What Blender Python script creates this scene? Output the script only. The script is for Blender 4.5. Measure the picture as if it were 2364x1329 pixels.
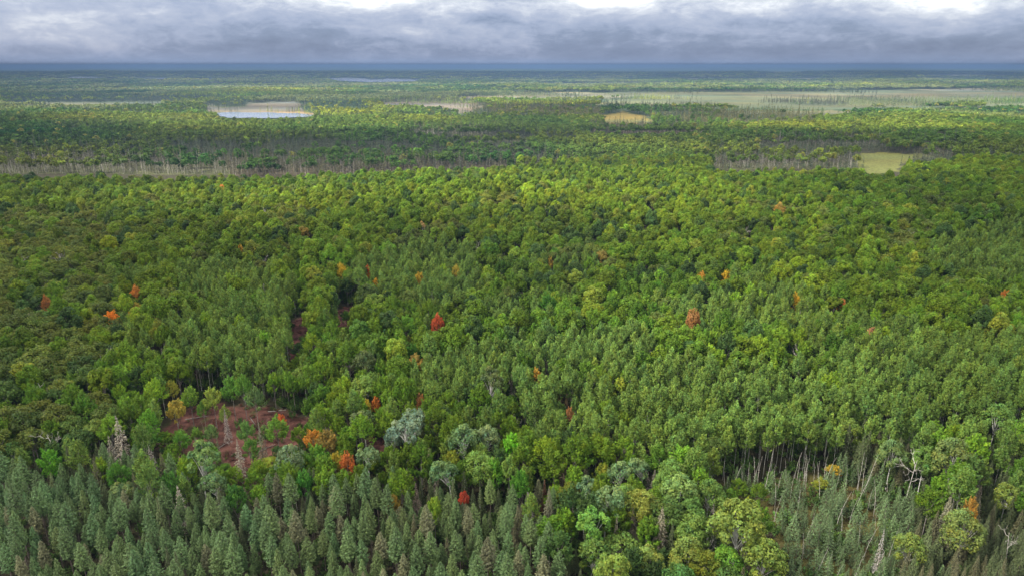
import bpy, math, random
import numpy as np
from math import radians as R
C = bpy.context.scene
for o in list(bpy.data.objects): bpy.data.objects.remove(o)
rs = np.random.RandomState(7)
random.seed(7)

# ------------------------------------------------------------------ camera
CAM_Z = 92.0; PITCH = 18.0; FPX = 1577.0
cd = bpy.data.cameras.new('camera'); cam = bpy.data.objects.new('camera', cd)
C.collection.objects.link(cam); C.camera = cam
cam.location = (0, 0, CAM_Z); cam.rotation_euler = (R(90 - PITCH), 0, 0)
cd.sensor_width = 36; cd.lens = 36 * FPX / 2364; cd.clip_start = 1; cd.clip_end = 120000

# ------------------------------------------------------------------ light
SUN = np.array((-0.66, -0.12, 0.66)); SUN = SUN / np.linalg.norm(SUN)      # direction TO the sun
sun_el = math.asin(SUN[2]); sun_az = math.atan2(SUN[0], SUN[1])
sd = bpy.data.lights.new('sun', 'SUN'); sd.energy = 5.0; sd.angle = R(3.0); sd.color = (1.0, 0.95, 0.86)
so = bpy.data.objects.new('sun', sd); C.collection.objects.link(so)
from mathutils import Vector
so.rotation_euler = Vector(SUN).to_track_quat('Z', 'Y').to_euler(); so.location = (0, 0, 3000)

w = bpy.data.worlds.new('World'); C.world = w; w.use_nodes = True
nt = w.node_tree; N = nt.nodes; L = nt.links
for n in list(N): N.remove(n)
def nd(t, **k):
    n = N.new(t)
    for a, b in k.items(): setattr(n, a, b)
    return n
def mth(op, a, b=None, c=None, clamp=False):
    n = N.new('ShaderNodeMath'); n.operation = op; n.use_clamp = clamp
    for i, x in enumerate((a, b, c)):
        if x is None: continue
        if isinstance(x, (int, float)): n.inputs[i].default_value = x
        else: L.new(x, n.inputs[i])
    return n.outputs[0]
out = nd('ShaderNodeOutputWorld')
sky = nd('ShaderNodeTexSky', sky_type='NISHITA', sun_disc=False)
sky.sun_elevation = sun_el; sky.sun_rotation = sun_az; sky.altitude = 500; sky.air_density = 1.0; sky.dust_density = 2.0
bg1 = nd('ShaderNodeBackground'); L.new(sky.outputs[0], bg1.inputs[0]); bg1.inputs[1].default_value = 0.10
tc = nd('ShaderNodeTexCoord'); sep = nd('ShaderNodeSeparateXYZ'); L.new(tc.outputs['Generated'], sep.inputs[0])
def wnoise(sc, zs, detail, loc, rough=0.55, dist=0.0):
    m = nd('ShaderNodeMapping'); m.inputs['Scale'].default_value = (sc, sc, sc * zs); m.inputs['Location'].default_value = loc
    L.new(tc.outputs['Generated'], m.inputs[0])
    n = nd('ShaderNodeTexNoise'); n.inputs['Scale'].default_value = 1; n.inputs['Detail'].default_value = detail
    n.inputs['Roughness'].default_value = rough; n.inputs['Distortion'].default_value = dist
    L.new(m.outputs[0], n.inputs[0]); return n.outputs[0]
n1 = wnoise(2.2, 6.5, 7, (3.1, 1.7, 0.4), 0.55, 0.3)
n2 = wnoise(6.5, 4.2, 8, (8.1, 2.2, 5.0), 0.62, 0.5)
n3 = wnoise(30., 2.2, 8, (1.1, 7.2, 2.0), 0.65, 0.4)
z = sep.outputs[2]
cl = mth('ADD', mth('MULTIPLY', n1, 0.62), mth('ADD', mth('MULTIPLY', mth('SUBTRACT', n2, .17), 0.72), mth('MULTIPLY', mth('SUBTRACT', n3, .12), 0.44)))   # ~0.6 mean
# higher up the deck is thinner and lighter
grad = mth('MULTIPLY', mth('SUBTRACT', z, 0.045), 4.2)
grad = mth('SUBTRACT', mth('MINIMUM', mth('MAXIMUM', grad, -0.12), 0.20), 0.085)
cl = mth('ADD', cl, grad)
# thinner, brighter parts of the deck
def spot(u, v, rad, amp):
    global cl
    d = np.array(((u - 1182) / FPX, math.cos(R(PITCH)) + (664.5 - v) / FPX * math.sin(R(PITCH)), -math.sin(R(PITCH)) + (664.5 - v) / FPX * math.cos(R(PITCH))))
    d /= np.linalg.norm(d)
    vm = nd('ShaderNodeVectorMath', operation='SUBTRACT'); L.new(tc.outputs['Generated'], vm.inputs[0]); vm.inputs[1].default_value = tuple(d)
    vs = nd('ShaderNodeVectorMath', operation='MULTIPLY'); L.new(vm.outputs[0], vs.inputs[0]); vs.inputs[1].default_value = (1, 1, 3.4)
    ln = nd('ShaderNodeVectorMath', operation='LENGTH'); L.new(vs.outputs[0], ln.inputs[0])
    f = mth('SUBTRACT', 1.0, mth('DIVIDE', ln.outputs['Value'], rad), clamp=True)
    f = mth('MULTIPLY', mth('MULTIPLY', f, f), amp)
    cl = mth('ADD', cl, f)
spot(1400, 0, 0.14, 0.42); spot(2200, 10, 0.16, 0.22); spot(850, 10, 0.22, 0.16); spot(150, 60, 0.24, 0.07)
spot(1150, 40, 0.10, -0.26); spot(700, 75, 0.26, -0.13); spot(1650, 95, 0.26, -0.10); spot(1000, 118, 0.22, -0.05)
cr = nd('ShaderNodeValToRGB'); L.new(cl, cr.inputs[0]); e = cr.color_ramp.elements
e[0].position = 0.36; e[0].color = (.115, .155, .27, 1); e[1].position = 1.0; e[1].color = (.86, .87, .90, 1)
for p, c_ in ((0.54, (.175, .225, .36)), (0.65, (.27, .32, .47)), (0.78, (.37, .41, .54)), (0.90, (.57, .60, .68))):
    x = e.new(p); x.color = (*c_, 1)
# pale lavender band low over the horizon
hz = mth('MULTIPLY', mth('SUBTRACT', 1.0, mth('DIVIDE', mth('ABSOLUTE', mth('SUBTRACT', z, 0.004)), 0.016), clamp=True), 0.55)
mx = nd('ShaderNodeMix', data_type='RGBA'); L.new(hz, mx.inputs[0]); L.new(cr.outputs[0], mx.inputs[6]); mx.inputs[7].default_value = (.27, .32, .47, 1)
mx2 = nd('ShaderNodeMix', data_type='RGBA'); L.new(mth('MULTIPLY', mth('SUBTRACT', z, 0.10), 4.0, clamp=True), mx2.inputs[0]); L.new(mx.outputs[2], mx2.inputs[6]); mx2.inputs[7].default_value = (.74, .73, .70, 1)
bg2 = nd('ShaderNodeBackground'); L.new(mx2.outputs[2], bg2.inputs[0]); 
up = mth('MULTIPLY', mth('SUBTRACT', z, 0.10), 2.2, clamp=True)
L.new(mth('ADD', 0.325, mth('MULTIPLY', up, .24)), bg2.inputs[1])
mixs = nd('ShaderNodeMixShader'); mixs.inputs[0].default_value = 0.93
L.new(bg1.outputs[0], mixs.inputs[1]); L.new(bg2.outputs[0], mixs.inputs[2]); L.new(mixs.outputs[0], out.inputs[0])

C.view_settings.view_transform = 'Standard'; C.view_settings.look = 'None'
C.view_settings.exposure = 1.95; C.view_settings.gamma = 1
C.render.engine = 'CYCLES'

# ------------------------------------------------------------------ numeric helpers
def hash2(ix, iy, s):
    n = (ix.astype(np.int64) * 374761393 + iy.astype(np.int64) * 668265263 + s * 1274126177) & 0xffffffff
    n = ((n ^ (n >> 13)) * 1274126177) & 0xffffffff
    n = (n ^ (n >> 16)) & 0xffffffff
    return n / 4294967295.0
def vnoise(x, y, s=0):
    x = np.asarray(x, float); y = np.asarray(y, float)
    ix = np.floor(x); iy = np.floor(y); fx = x - ix; fy = y - iy
    fx = fx * fx * (3 - 2 * fx); fy = fy * fy * (3 - 2 * fy)
    a = hash2(ix, iy, s); b = hash2(ix + 1, iy, s); c = hash2(ix, iy + 1, s); d = hash2(ix + 1, iy + 1, s)
    return (a * (1 - fx) + b * fx) * (1 - fy) + (c * (1 - fx) + d * fx) * fy
def fbm(x, y, s=0, o=3):
    t = 0; a = 0.5; f = 1.0; tot = 0
    for i in range(o):
        t = t + a * vnoise(x * f, y * f, s + i * 17); tot += a; a *= 0.5; f *= 2.03
    return t / tot
def h1(ix, iy, s):
    n = (ix * 374761393 + iy * 668265263 + s * 1274126177) & 0xffffffff
    n = ((n ^ (n >> 13)) * 1274126177) & 0xffffffff
    return ((n ^ (n >> 16)) & 0xffffffff) / 4294967295.0
def fb1(x, y, s=0, o=3):
    t = 0.0; a = 0.5; f = 1.0; tot = 0.0
    for i in range(o):
        X_ = x * f; Y_ = y * f; ix = math.floor(X_); iy = math.floor(Y_); fx = X_ - ix; fy = Y_ - iy; fx = fx * fx * (3 - 2 * fx); fy = fy * fy * (3 - 2 * fy); q = s + i * 17
        t += a * ((h1(ix, iy, q) * (1 - fx) + h1(ix + 1, iy, q) * fx) * (1 - fy) + (h1(ix, iy + 1, q) * (1 - fx) + h1(ix + 1, iy + 1, q) * fx) * fy); tot += a; a *= .5; f *= 2.03
    return t / tot
CP, SP = math.cos(R(PITCH)), math.sin(R(PITCH))
def project(x, y, z):
    zc = y * CP - (z - CAM_Z) * SP; yc = y * SP + (z - CAM_Z) * CP
    zc = np.maximum(zc, 0.01)
    return 1182 + FPX * x / zc, 664.5 - FPX * yc / zc
def unproject(u, v, h):
    dx = (u - 1182) / FPX; dy = CP + (664.5 - v) / FPX * SP; dz = -SP + (664.5 - v) / FPX * CP
    t = (h - CAM_Z) / dz
    return dx * t, dy * t
def inpoly(u, v, poly):
    n = len(poly)
    if np.ndim(u) == 0:
        u = float(u); v = float(v); r = False
        for i in range(n):
            x1, y1 = poly[i]; x2, y2 = poly[(i + 1) % n]
            if y1 != y2 and ((y1 > v) != (y2 > v)) and u < (x2 - x1) * (v - y1) / (y2 - y1) + x1: r = not r
        return r
    u = np.asarray(u, float); v = np.asarray(v, float); out_ = np.zeros(u.shape, bool)
    box = (u >= min(p[0] for p in poly)) & (u <= max(p[0] for p in poly)) & (v >= min(p[1] for p in poly)) & (v <= max(p[1] for p in poly))
    if not box.any(): return out_
    u = u[box]; v = v[box]; r = np.zeros(u.shape, bool)
    for i in range(n):
        x1, y1 = poly[i]; x2, y2 = poly[(i + 1) % n]
        if y1 == y2: continue
        c = ((y1 > v) != (y2 > v)) & (u < (x2 - x1) * (v - y1) / (y2 - y1) + x1)
        r ^= c
    out_[box] = r
    return out_
def sstep(a, b, x):
    t = np.clip((x - a) / (b - a), 0, 1); return t * t * (3 - 2 * t)

# ------------------------------------------------------------------ the map of the place (outlines read off the photograph, used on the ground)
LAKES = [
    [(488, 262), (520, 259.5), (600, 259.5), (660, 261), (700, 263), (735, 267), (700, 271), (610, 273), (530, 272), (497, 268)],
    [(752, 182), (790, 180), (845, 181.5), (850, 184), (885, 184), (890, 182), (965, 184), (962, 188), (860, 190.5), (790, 187.5)],
    [(322, 179), (345, 178.6), (384, 179.6), (380, 182.8), (335, 182)],
    [(153, 178.2), (190, 177.6), (230, 178.6), (226, 181), (170, 180.8)],
    [(478, 182.5), (494, 182.5), (492, 184.5), (480, 184.5)],
]
BOGS = [   # open ground: outline, colour
    ([(470, 192), (760, 195), (700, 199), (480, 197)], (.20, .21, .13)), ([(1060, 221), (1180, 219), (1300, 224), (1200, 229), (1070, 227)], (.24, .22, .15)),
    ([(1240, 192), (1560, 190), (1620, 195), (1400, 198), (1250, 197)], (.20, .22, .12)), ([(1560, 182), (1900, 180), (1880, 184), (1600, 186)], (.22, .23, .14)),
    ([(0, 236), (380, 232), (440, 238), (200, 242), (0, 242)], (.16, .18, .10)), ([(1620, 256), (1900, 252), (2080, 257), (1900, 263), (1700, 262)], (.18, .18, .09)),
    ([(560, 236), (680, 233), (720, 240), (660, 248), (560, 250)], (.21, .19, .13)),
    ([(700, 262), (480, 258), (470, 254), (700, 254), (740, 262)], (.26, .21, .12)),
    ([(880, 233), (1110, 236), (1120, 246), (1070, 262), (1040, 249), (960, 244), (880, 240)], (.20, .18, .135)),
    ([(1170, 213), (1345, 212), (1500, 219), (1400, 226), (1180, 222)], (.22, .22, .13)),
    ([(1345, 212), (1800, 210), (2364, 203), (2600, 203), (2600, 236), (2364, 243), (2000, 249), (1500, 246), (1340, 236), (1500, 222)], (.15, .175, .085)),
    ([(1700, 216), (2364, 211), (2500, 214), (2364, 220), (2000, 224), (1720, 222)], (.20, .20, .10)),
    ([(1395, 262), (1440, 255), (1500, 264), (1506, 276), (1480, 283), (1385, 284), (1400, 272)], (.21, .18, .045)),
    ([(1985, 352), (2040, 349), (2140, 356), (2100, 368), (2090, 392), (2040, 400), (1995, 396), (1990, 375)], (.15, .17, .045)),
    ([(1080, 318), (1240, 316), (1240, 324), (1080, 325)], (.10, .12, .05)),
    ([(2100, 206), (2300, 203), (2364, 206), (2200, 209)], (.26, .25, .17)),
    ([(1765, 166.5), (1850, 166), (1860, 168.5), (1775, 169.5)], (.34, .31, .22)),
    ([(1625, 168), (1660, 168), (1658, 170.5), (1628, 170.5)], (.34, .31, .22)),
    ([(2110, 173), (2260, 172), (2364, 175), (2200, 178)], (.24, .24, .15)),
    ([(490, 246), (700, 244), (710, 256), (480, 257)], (.19, .17, .12)),
]
SWAMPS = [   # standing dead timber
    ([(-300, 366), (200, 367), (520, 370), (560, 376), (540, 400), (250, 398), (-300, 396)], 0),
    ([(520, 370), (1000, 374), (1420, 382), (1420, 388), (1000, 388), (880, 400), (540, 404)], 1),
    ([(1640, 372), (2010, 368), (2012, 384), (1640, 388)], 0),
    ([(940, 294), (1110, 300), (1150, 312), (1000, 310), (950, 304)], 0),
    ([(1360, 286), (1620, 290), (1640, 306), (1360, 306)], 1),
    ([(1720, 326), (2010, 324), (2060, 336), (1760, 338)], 0),
    ([(480, 245), (690, 244), (700, 258), (480, 258)], 0),
    ([(2110, 352), (2210, 346), (2200, 360), (2100, 372)], 0),
    ([(1180, 214), (1700, 212), (1700, 222), (1180, 220)], 0),
    ([(880, 232), (1100, 230), (1100, 238), (880, 240)], 0),
]
CONIF = [   # distant conifer plantations
    ([(1090, 246), (1390, 250), (1400, 274), (1090, 268)], (.10, .095, .03)),
    ([(1520, 262), (1730, 260), (1900, 275), (1880, 292), (1600, 292), (1500, 278)], (.10, .10, .03)),
    ([(1395, 232), (1465, 232), (1465, 249), (1395, 249)], (.035, .05, .03)),
    ([(1475, 236), (1630, 236), (1630, 252), (1475, 250)], (.035, .05, .03)),
    ([(1740, 226), (1950, 234), (1960, 242), (1740, 236)], (.045, .055, .035)),
    ([(2010, 216), (2170, 212), (2180, 232), (2010, 234)], (.045, .075, .04)),
    ([(660, 240), (830, 234), (860, 260), (720, 262)], (.045, .085, .04)),
    ([(480, 232), (570, 232), (570, 245), (480, 245)], (.045, .075, .04)),
    ([(0, 225), (480, 222), (490, 236), (0, 240)], (.035, .06, .035)),
    ([(420, 330), (900, 336), (1010, 352), (600, 372), (400, 360)], (.045, .06, .03)),
]
CLEARING = [(352, 1030), (385, 985), (430, 940), (470, 925), (530, 935), (600, 938), (650, 948), (700, 965), (735, 1000), (700, 1040), (650, 1080), (600, 1120), (540, 1110), (440, 1060), (380, 1045)]
GAPS = [[(678, 735), (712, 720), (716, 800), (690, 850), (664, 850), (668, 790)],
        [(778, 715), (830, 700), (835, 740), (800, 770), (770, 760)],
        [(852, 975), (882, 968), (895, 1060), (868, 1085), (848, 1060)]]
NBOG = [(1640, 1120), (1800, 1105), (1940, 1090), (2060, 1130), (2110, 1200), (2090, 1290), (2060, 1400), (1830, 1400), (1815, 1290), (1760, 1180), (1660, 1160)]

def terrain(x, y):
    x = np.asarray(x, float); y = np.asarray(y, float)
    u0 = x / np.maximum(y, 50)
    crest = 452 + 22 * np.sin(x / 170.0)
    amp = -1.5 + 8.0 * sstep(-0.45, -0.08, u0) - 4.0 * sstep(0.10, .45, u0) + 1.2 * np.sin(x / 130.0 + 1)
    hill = amp * np.exp(-((y - crest) / np.where(y < crest, 150.0, 75.0)) ** 2)
    near = (fbm(x / 90, y / 90, 3) - .5) * 5 * sstep(150, 260, y) * (1 - sstep(560, 640, y))
    mid = sstep(720, 1000, y) * (fbm(x / 520, y / 420, 11) - .55) * 20 - 2.0 * sstep(560, 640, y)
    far = sstep(7500, 14000, y) * (fbm(x / 2600, y / 2200, 21, 4) - .45) * 110
    far2 = sstep(12000, 30000, y) * (fbm(x / 9000, y / 6000, 31, 4) - .38) * 150
    zz = hill + near + mid + far + far2
    fl = np.zeros(x.shape)
    offs = ((0, 0), (1, 0), (-1, 0), (0, 1), (0, -1), (.7, .7), (-.7, -.7))
    for k, (a, b) in enumerate(offs):
        rr = 0.03 * y + 5
        uu, vv = project(x + a * rr, y + b * rr * 2, np.zeros(x.shape))
        m = np.zeros(x.shape, bool)
        for P in LAKES: m |= inpoly(uu, vv, P)
        for P, c_ in BOGS: m |= inpoly(uu, vv, P)
        fl += m
    fl = np.clip(fl / 2.5, 0, 1)
    zz = zz * (1 - fl) + (-2.4) * fl
    return zz

# ------------------------------------------------------------------ materials
def new_mat(name):
    m = bpy.data.materials.new(name); m.use_nodes = True; t = m.node_tree
    for n in list(t.nodes): t.nodes.remove(n)
    return m, t
def leaf_mat(name, transl=0.3, spec=0.25):
    m, t = new_mat(name); n = t.nodes; l = t.links
    o = n.new('ShaderNodeOutputMaterial')
    a = n.new('ShaderNodeAttribute'); a.attribute_type = 'INSTANCER'; a.attribute_name = 'tint'
    v = n.new('ShaderNodeAttribute'); v.attribute_type = 'GEOMETRY'; v.attribute_name = 'leafv'
    mu = n.new('ShaderNodeMix'); mu.data_type = 'RGBA'; mu.blend_type = 'MULTIPLY'; mu.inputs[0].default_value = 1
    l.new(a.outputs['Color'], mu.inputs[6]); l.new(v.outputs['Color'], mu.inputs[7])
    p = n.new('ShaderNodeBsdfPrincipled'); p.inputs['Roughness'].default_value = 0.55; p.inputs['Specular IOR Level'].default_value = spec
    l.new(mu.outputs[2], p.inputs['Base Color'])
    tr = n.new('ShaderNodeBsdfTranslucent'); wm = n.new('ShaderNodeMix'); wm.data_type = 'RGBA'; wm.blend_type = 'MULTIPLY'; wm.inputs[0].default_value = 1
    l.new(mu.outputs[2], wm.inputs[6]); wm.inputs[7].default_value = (1.4, 1.3, .55, 1); l.new(wm.outputs[2], tr.inputs[0])
    mi = n.new('ShaderNodeMixShader'); mi.inputs[0].default_value = transl
    l.new(p.outputs[0], mi.inputs[1]); l.new(tr.outputs[0], mi.inputs[2]); l.new(mi.outputs[0], o.inputs[0])
    return m
def bark_mat(name, c1, c2, scale=3.0):
    m, t = new_mat(name); n = t.nodes; l = t.links
    o = n.new('ShaderNodeOutputMaterial'); p = n.new('ShaderNodeBsdfPrincipled'); p.inputs['Roughness'].default_value = .85
    tx = n.new('ShaderNodeTexNoise'); tx.inputs['Scale'].default_value = scale; tx.inputs['Detail'].default_value = 4
    tcn = n.new('ShaderNodeTexCoord'); l.new(tcn.outputs['Object'], tx.inputs[0])
    r = n.new('ShaderNodeValToRGB'); r.color_ramp.elements[0].position = .35; r.color_ramp.elements[1].position = .65
    r.color_ramp.elements[0].color = (*c1, 1); r.color_ramp.elements[1].color = (*c2, 1)
    l.new(tx.outputs[0], r.inputs[0]); l.new(r.outputs[0], p.inputs['Base Color']); l.new(p.outputs[0], o.inputs[0])
    return m
LEAF = leaf_mat('foliage', .26, .10)
NEEDLE = leaf_mat('needles', .10, .16)
TWIG = leaf_mat('dry_twigs', .05, .10)
BARK_G = bark_mat('grey_bark', (.10, .085, .07), (.20, .18, .155))
BARK_W = bark_mat('pale_bark', (.30, .29, .26), (.55, .53, .48), 2)
BARK_B = bark_mat('brown_bark', (.09, .065, .05), (.17, .135, .11))
BARK_P = bark_mat('green_grey_bark', (.16, .16, .13), (.30, .29, .25), 2)
DEADW = bark_mat('weathered_wood', (.21, .19, .16), (.42, .39, .34), 2)

# ------------------------------------------------------------------ mesh pieces
class MB:
    def __init__(s): s.V = []; s.F4 = []; s.F3 = []; s.col4 = []; s.n = 0; s.mat4 = []
    def quad_block(s, V, F, col, mat):
        s.V.append(V); s.F4.append(F + s.n); s.n += len(V); s.col4.append(col); s.mat4.append(np.full(len(F), mat))
    def diamonds(s, P, Nn, size, rng, T=None, asp=0.62, col=None, mat=0, fold=0.18):
        k = len(P); Nn = Nn / (np.linalg.norm(Nn, axis=1, keepdims=True) + 1e-9)
        if T is None: T = rng.normal(size=(k, 3))
        T = T - (T * Nn).sum(1, keepdims=True) * Nn; T /= (np.linalg.norm(T, axis=1, keepdims=True) + 1e-9)
        B = np.cross(Nn, T); s_ = np.asarray(size).reshape(-1, 1) * np.ones((k, 1))
        a = P - T * s_; c = P + T * s_; b = P + B * s_ * asp - Nn * s_ * fold; d = P - B * s_ * asp - Nn * s_ * fold
        V = np.stack((a, b, c, d), 1).reshape(-1, 3); F = np.arange(k * 4).reshape(k, 4)
        if col is None: col = np.ones((k, 3))
        s.quad_block(V, F, np.repeat(col, 4, 0), mat)
    def tube(s, pts, rad, sides=5, mat=0, col=(1, 1, 1)):
        pts = np.asarray(pts, float); k = len(pts); V = []
        for i in range(k):
            d = pts[min(i + 1, k - 1)] - pts[max(i - 1, 0)]; d = d / (np.linalg.norm(d) + 1e-9)
            a = np.cross(d, (0.31, 0.95, 0.05)); a /= (np.linalg.norm(a) + 1e-9); b = np.cross(d, a)
            for j in range(sides):
                t = 2 * math.pi * j / sides; V.append(pts[i] + (a * math.cos(t) + b * math.sin(t)) * rad[i])
        F = [[i * sides + j, i * sides + (j + 1) % sides, (i + 1) * sides + (j + 1) % sides, (i + 1) * sides + j] for i in range(k - 1) for j in range(sides)]
        s.quad_block(np.array(V), np.array(F), np.tile(np.array(col, float), (len(V), 1)), mat)
    def mesh(s, name, mats):
        me = bpy.data.meshes.new(name)
        V = np.concatenate(s.V).astype(np.float32); F = np.concatenate(s.F4).astype(np.int32); M = np.concatenate(s.mat4).astype(np.int32)
        me.vertices.add(len(V)); me.vertices.foreach_set('co', V.ravel())
        me.loops.add(len(F) * 4); me.loops.foreach_set('vertex_index', F.ravel())
        me.polygons.add(len(F)); me.polygons.foreach_set('loop_start', np.arange(len(F), dtype=np.int32) * 4)
        me.polygons.foreach_set('loop_total', np.full(len(F), 4, np.int32))
        for m in mats: me.materials.append(m)
        me.polygons.foreach_set('material_index', M)
        at = me.color_attributes.new('leafv', 'FLOAT_COLOR', 'POINT')
        c = np.concatenate(s.col4); at.data.foreach_set('color', np.concatenate((c, np.ones((len(c), 1))), 1).astype(np.float32).ravel())
        me.update(); me.validate(); return me
    def merged(s, o, moff):
        for V, F, c, m in zip(o.V, o.F4, o.col4, o.mat4):
            s.V.append(V); base = F.min() if len(F) else 0
            s.F4.append(F - base + s.n); s.n += len(V); s.col4.append(c); s.mat4.append(m + moff)

def leafcol(rng, k, amt=.16, yel=.10):
    b = 1 + rng.normal(size=(k, 1)) * amt; y = rng.normal(size=(k, 1)) * yel
    return np.clip(b * np.concatenate((1 + y, 1 + y * .3, 1 - y * .6), 1), .35, 2.2)

def sph(rng, k):
    d = rng.normal(size=(k, 3)); return d / np.linalg.norm(d, axis=1, keepdims=True)

def broad(rng, h, r, cl, nl, per, ls, style='lobe', lr=.34, gapf=0.0, trunk_r=.16, limbs=6, tmat=0, lod=0, lobevar=.12, lean=0.0):
    """broadleaf tree: trunk with limbs, crown of leaf clumps"""
    tr = MB(); cr = MB(); cz = h - cl / 2
    def bend(zz): return np.array((lean * (zz / h) ** 1.6, lean * .4 * (zz / h) ** 1.6, zz))
    zs = np.linspace(-.6, h - cl * .35, 5 if lod == 0 else 2)
    tr.tube([bend(max(q, 0)) + np.array((0, 0, min(q, 0))) for q in zs], np.linspace(trunk_r, trunk_r * .45, len(zs)), 6 if lod == 0 else 3, tmat)
    top = bend(h)[:2]
    for i in range(nl):
        d = sph(rng, 1)[0]
        if style == 'umbrella': d[2] = abs(d[2]) * .7 + .1
        elif d[2] < -.35: d[2] *= -.6
        d /= np.linalg.norm(d)
        k = rng.uniform(.62, .95)
        q = np.array((d[0] * r * k, d[1] * r * k, d[2] * cl * .5 * k))
        taper = 1 - .45 * max(0, q[2] / (cl * .5)) if style == 'spray' else 1 - .18 * max(0, q[2] / (cl * .5))
        c = np.array((top[0] + q[0] * taper, top[1] + q[1] * taper, cz + q[2]))
        rl = r * lr * rng.uniform(.75, 1.25)
        hq = rng.normal() * .07; lv = (1 + rng.normal() * lobevar) * np.array((1 + hq, 1, 1 - hq)); n = max(3, int(per * rng.uniform(.75, 1.25)))
        if style == 'spray':
            ax = d * .75 + np.array((0, 0, .85)); ax /= np.linalg.norm(ax)
            s_ = rng.uniform(0, 1, n); pr = sph(rng, n); pr -= (pr @ ax)[:, None] * ax; pr /= (np.linalg.norm(pr, axis=1, keepdims=True) + 1e-6)
            wd = rl * .85 * np.sqrt(np.maximum(0, 1 - s_ ** 1.5)) * rng.uniform(.5, 1, n)
            P = c + ax * ((s_ - .35) * rl * 2.3)[:, None] + pr * wd[:, None]
            Nn = pr * .8 + ax * .35 + np.array((0, 0, .35)) + rng.normal(size=(n, 3)) * .38
            T = ax * 1.0 + pr * .6 + rng.normal(size=(n, 3)) * .5
            cr.diamonds(P, Nn, ls * rng.uniform(.7, 1.3, n), rng, T, .5, leafcol(rng, n) * lv, 0)
        else:
            dl = sph(rng, n) + d * .55 + np.array((0, 0, .25)); dl /= np.linalg.norm(dl, axis=1, keepdims=True)
            P = c + dl * (rl * rng.uniform(.72, 1.08, n))[:, None]
            Nn = dl + rng.normal(size=(n, 3)) * .42 + np.array((0, 0, .2))
            cr.diamonds(P, Nn, ls * rng.uniform(.7, 1.3, n), rng, None, .7, leafcol(rng, n) * lv, 0)
        if lod == 0 and i < limbs:
            z0 = cz - cl * .42 + rng.uniform(0, .35) * cl * .5; z0 = min(z0, h - cl * .4)
            b0 = bend(z0); mid_ = (b0 + c) / 2 + np.array((0, 0, .25))
            tr.tube([b0, mid_, c + d * rl * .3], [trunk_r * .5, trunk_r * .33, trunk_r * .14], 4, tmat)
    return tr, cr

def conifer(rng, h, r, cl, levels, nb, per, ls, up=.35, power=.8, trunk_r=.12, droop=0.0, lod=0, dense=1.0, topround=.0, gaps=.0, stubs=8):
    tr = MB(); cr = MB()
    bx, by = rng.normal() * .15, rng.normal() * .15
    zs = np.linspace(-.5, h, 6 if lod == 0 else 2)
    tr.tube([(bx * (q / h) ** 2, by * (q / h) ** 2, q) for q in zs], np.linspace(trunk_r, .025, len(zs)), 5 if lod == 0 else 3, 0)
    if lod == 0:
        for i in range(stubs):
            q = rng.uniform(.15, .95) * (h - cl) ; a = rng.uniform(0, 6.28); ln = rng.uniform(.4, 1.1)
            tr.tube([(0, 0, q), (math.cos(a) * ln, math.sin(a) * ln, q - .15)], [.03, .01], 3, 0)
    z0 = h - cl
    for i in range(levels):
        t = (i + rng.uniform(-.3, .3)) / levels; t = min(max(t, 0), .985)
        rr = r * ((1 - t) ** power + topround * (1 - t) * t * 2)
        if t < .12: rr *= .7 + t * 2.5
        nbi = max(3, int(nb * (.55 + .45 * rr / r))); a0 = rng.uniform(0, 6.28)
        for j in range(nbi):
            if rng.uniform() < gaps: continue
            a = a0 + 6.283 * j / nbi + rng.normal() * .16; L_ = rr * rng.uniform(.72, 1.15)
            n = max(2, int(per * (.35 + .65 * L_ / r) * dense))
            s_ = np.sqrt(rng.uniform(.06, 1.05, n)); dirv = np.array((math.cos(a), math.sin(a), 0)); side = np.array((-math.sin(a), math.cos(a), 0))
            hz_ = s_ * L_ * up - droop * (s_ * L_) ** 2 / max(r, .1)
            wob = rng.normal(size=n) * L_ * .17 * (1.15 - s_ * .7)
            P = np.outer(s_ * L_, dirv) + np.outer(wob, side); P[:, 2] += z0 + t * cl + hz_ + rng.normal(size=n) * .07
            P[:, 0] += bx * t; P[:, 1] += by * t
            Nn = dirv * .45 + np.array((0, 0, .9)) + rng.normal(size=(n, 3)) * .40
            T = dirv + np.array((0, 0, up - droop * .8)) + rng.normal(size=(n, 3)) * .35
            cr.diamonds(P, Nn, ls * rng.uniform(.7, 1.3, n) * (.75 + .25 * rr / r), rng, T, .42, leafcol(rng, n, .14, .06) * (1 + rng.normal() * .09), 0)
            if lod == 0 and j % 2 == 0 and L_ > .7:
                cr.tube([(0, 0, z0 + t * cl), tuple(dirv * L_ * .8 + np.array((0, 0, z0 + t * cl + L_ * .8 * up - droop * (L_ * .8) ** 2 / r)))], [.03, .01], 3, 0, (.8, .55, .7))
    n = 12 if lod == 0 else 3
    P = np.stack((rng.normal(size=n) * .07 + bx, rng.normal(size=n) * .07 + by, h - rng.uniform(0, .8, n)), 1)
    cr.diamonds(P, rng.normal(size=(n, 3)), ls * .9, rng, np.tile((0, 0, 1.), (n, 1)) + rng.normal(size=(n, 3)) * .3, .35, leafcol(rng, n), 0)
    return tr, cr

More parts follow.
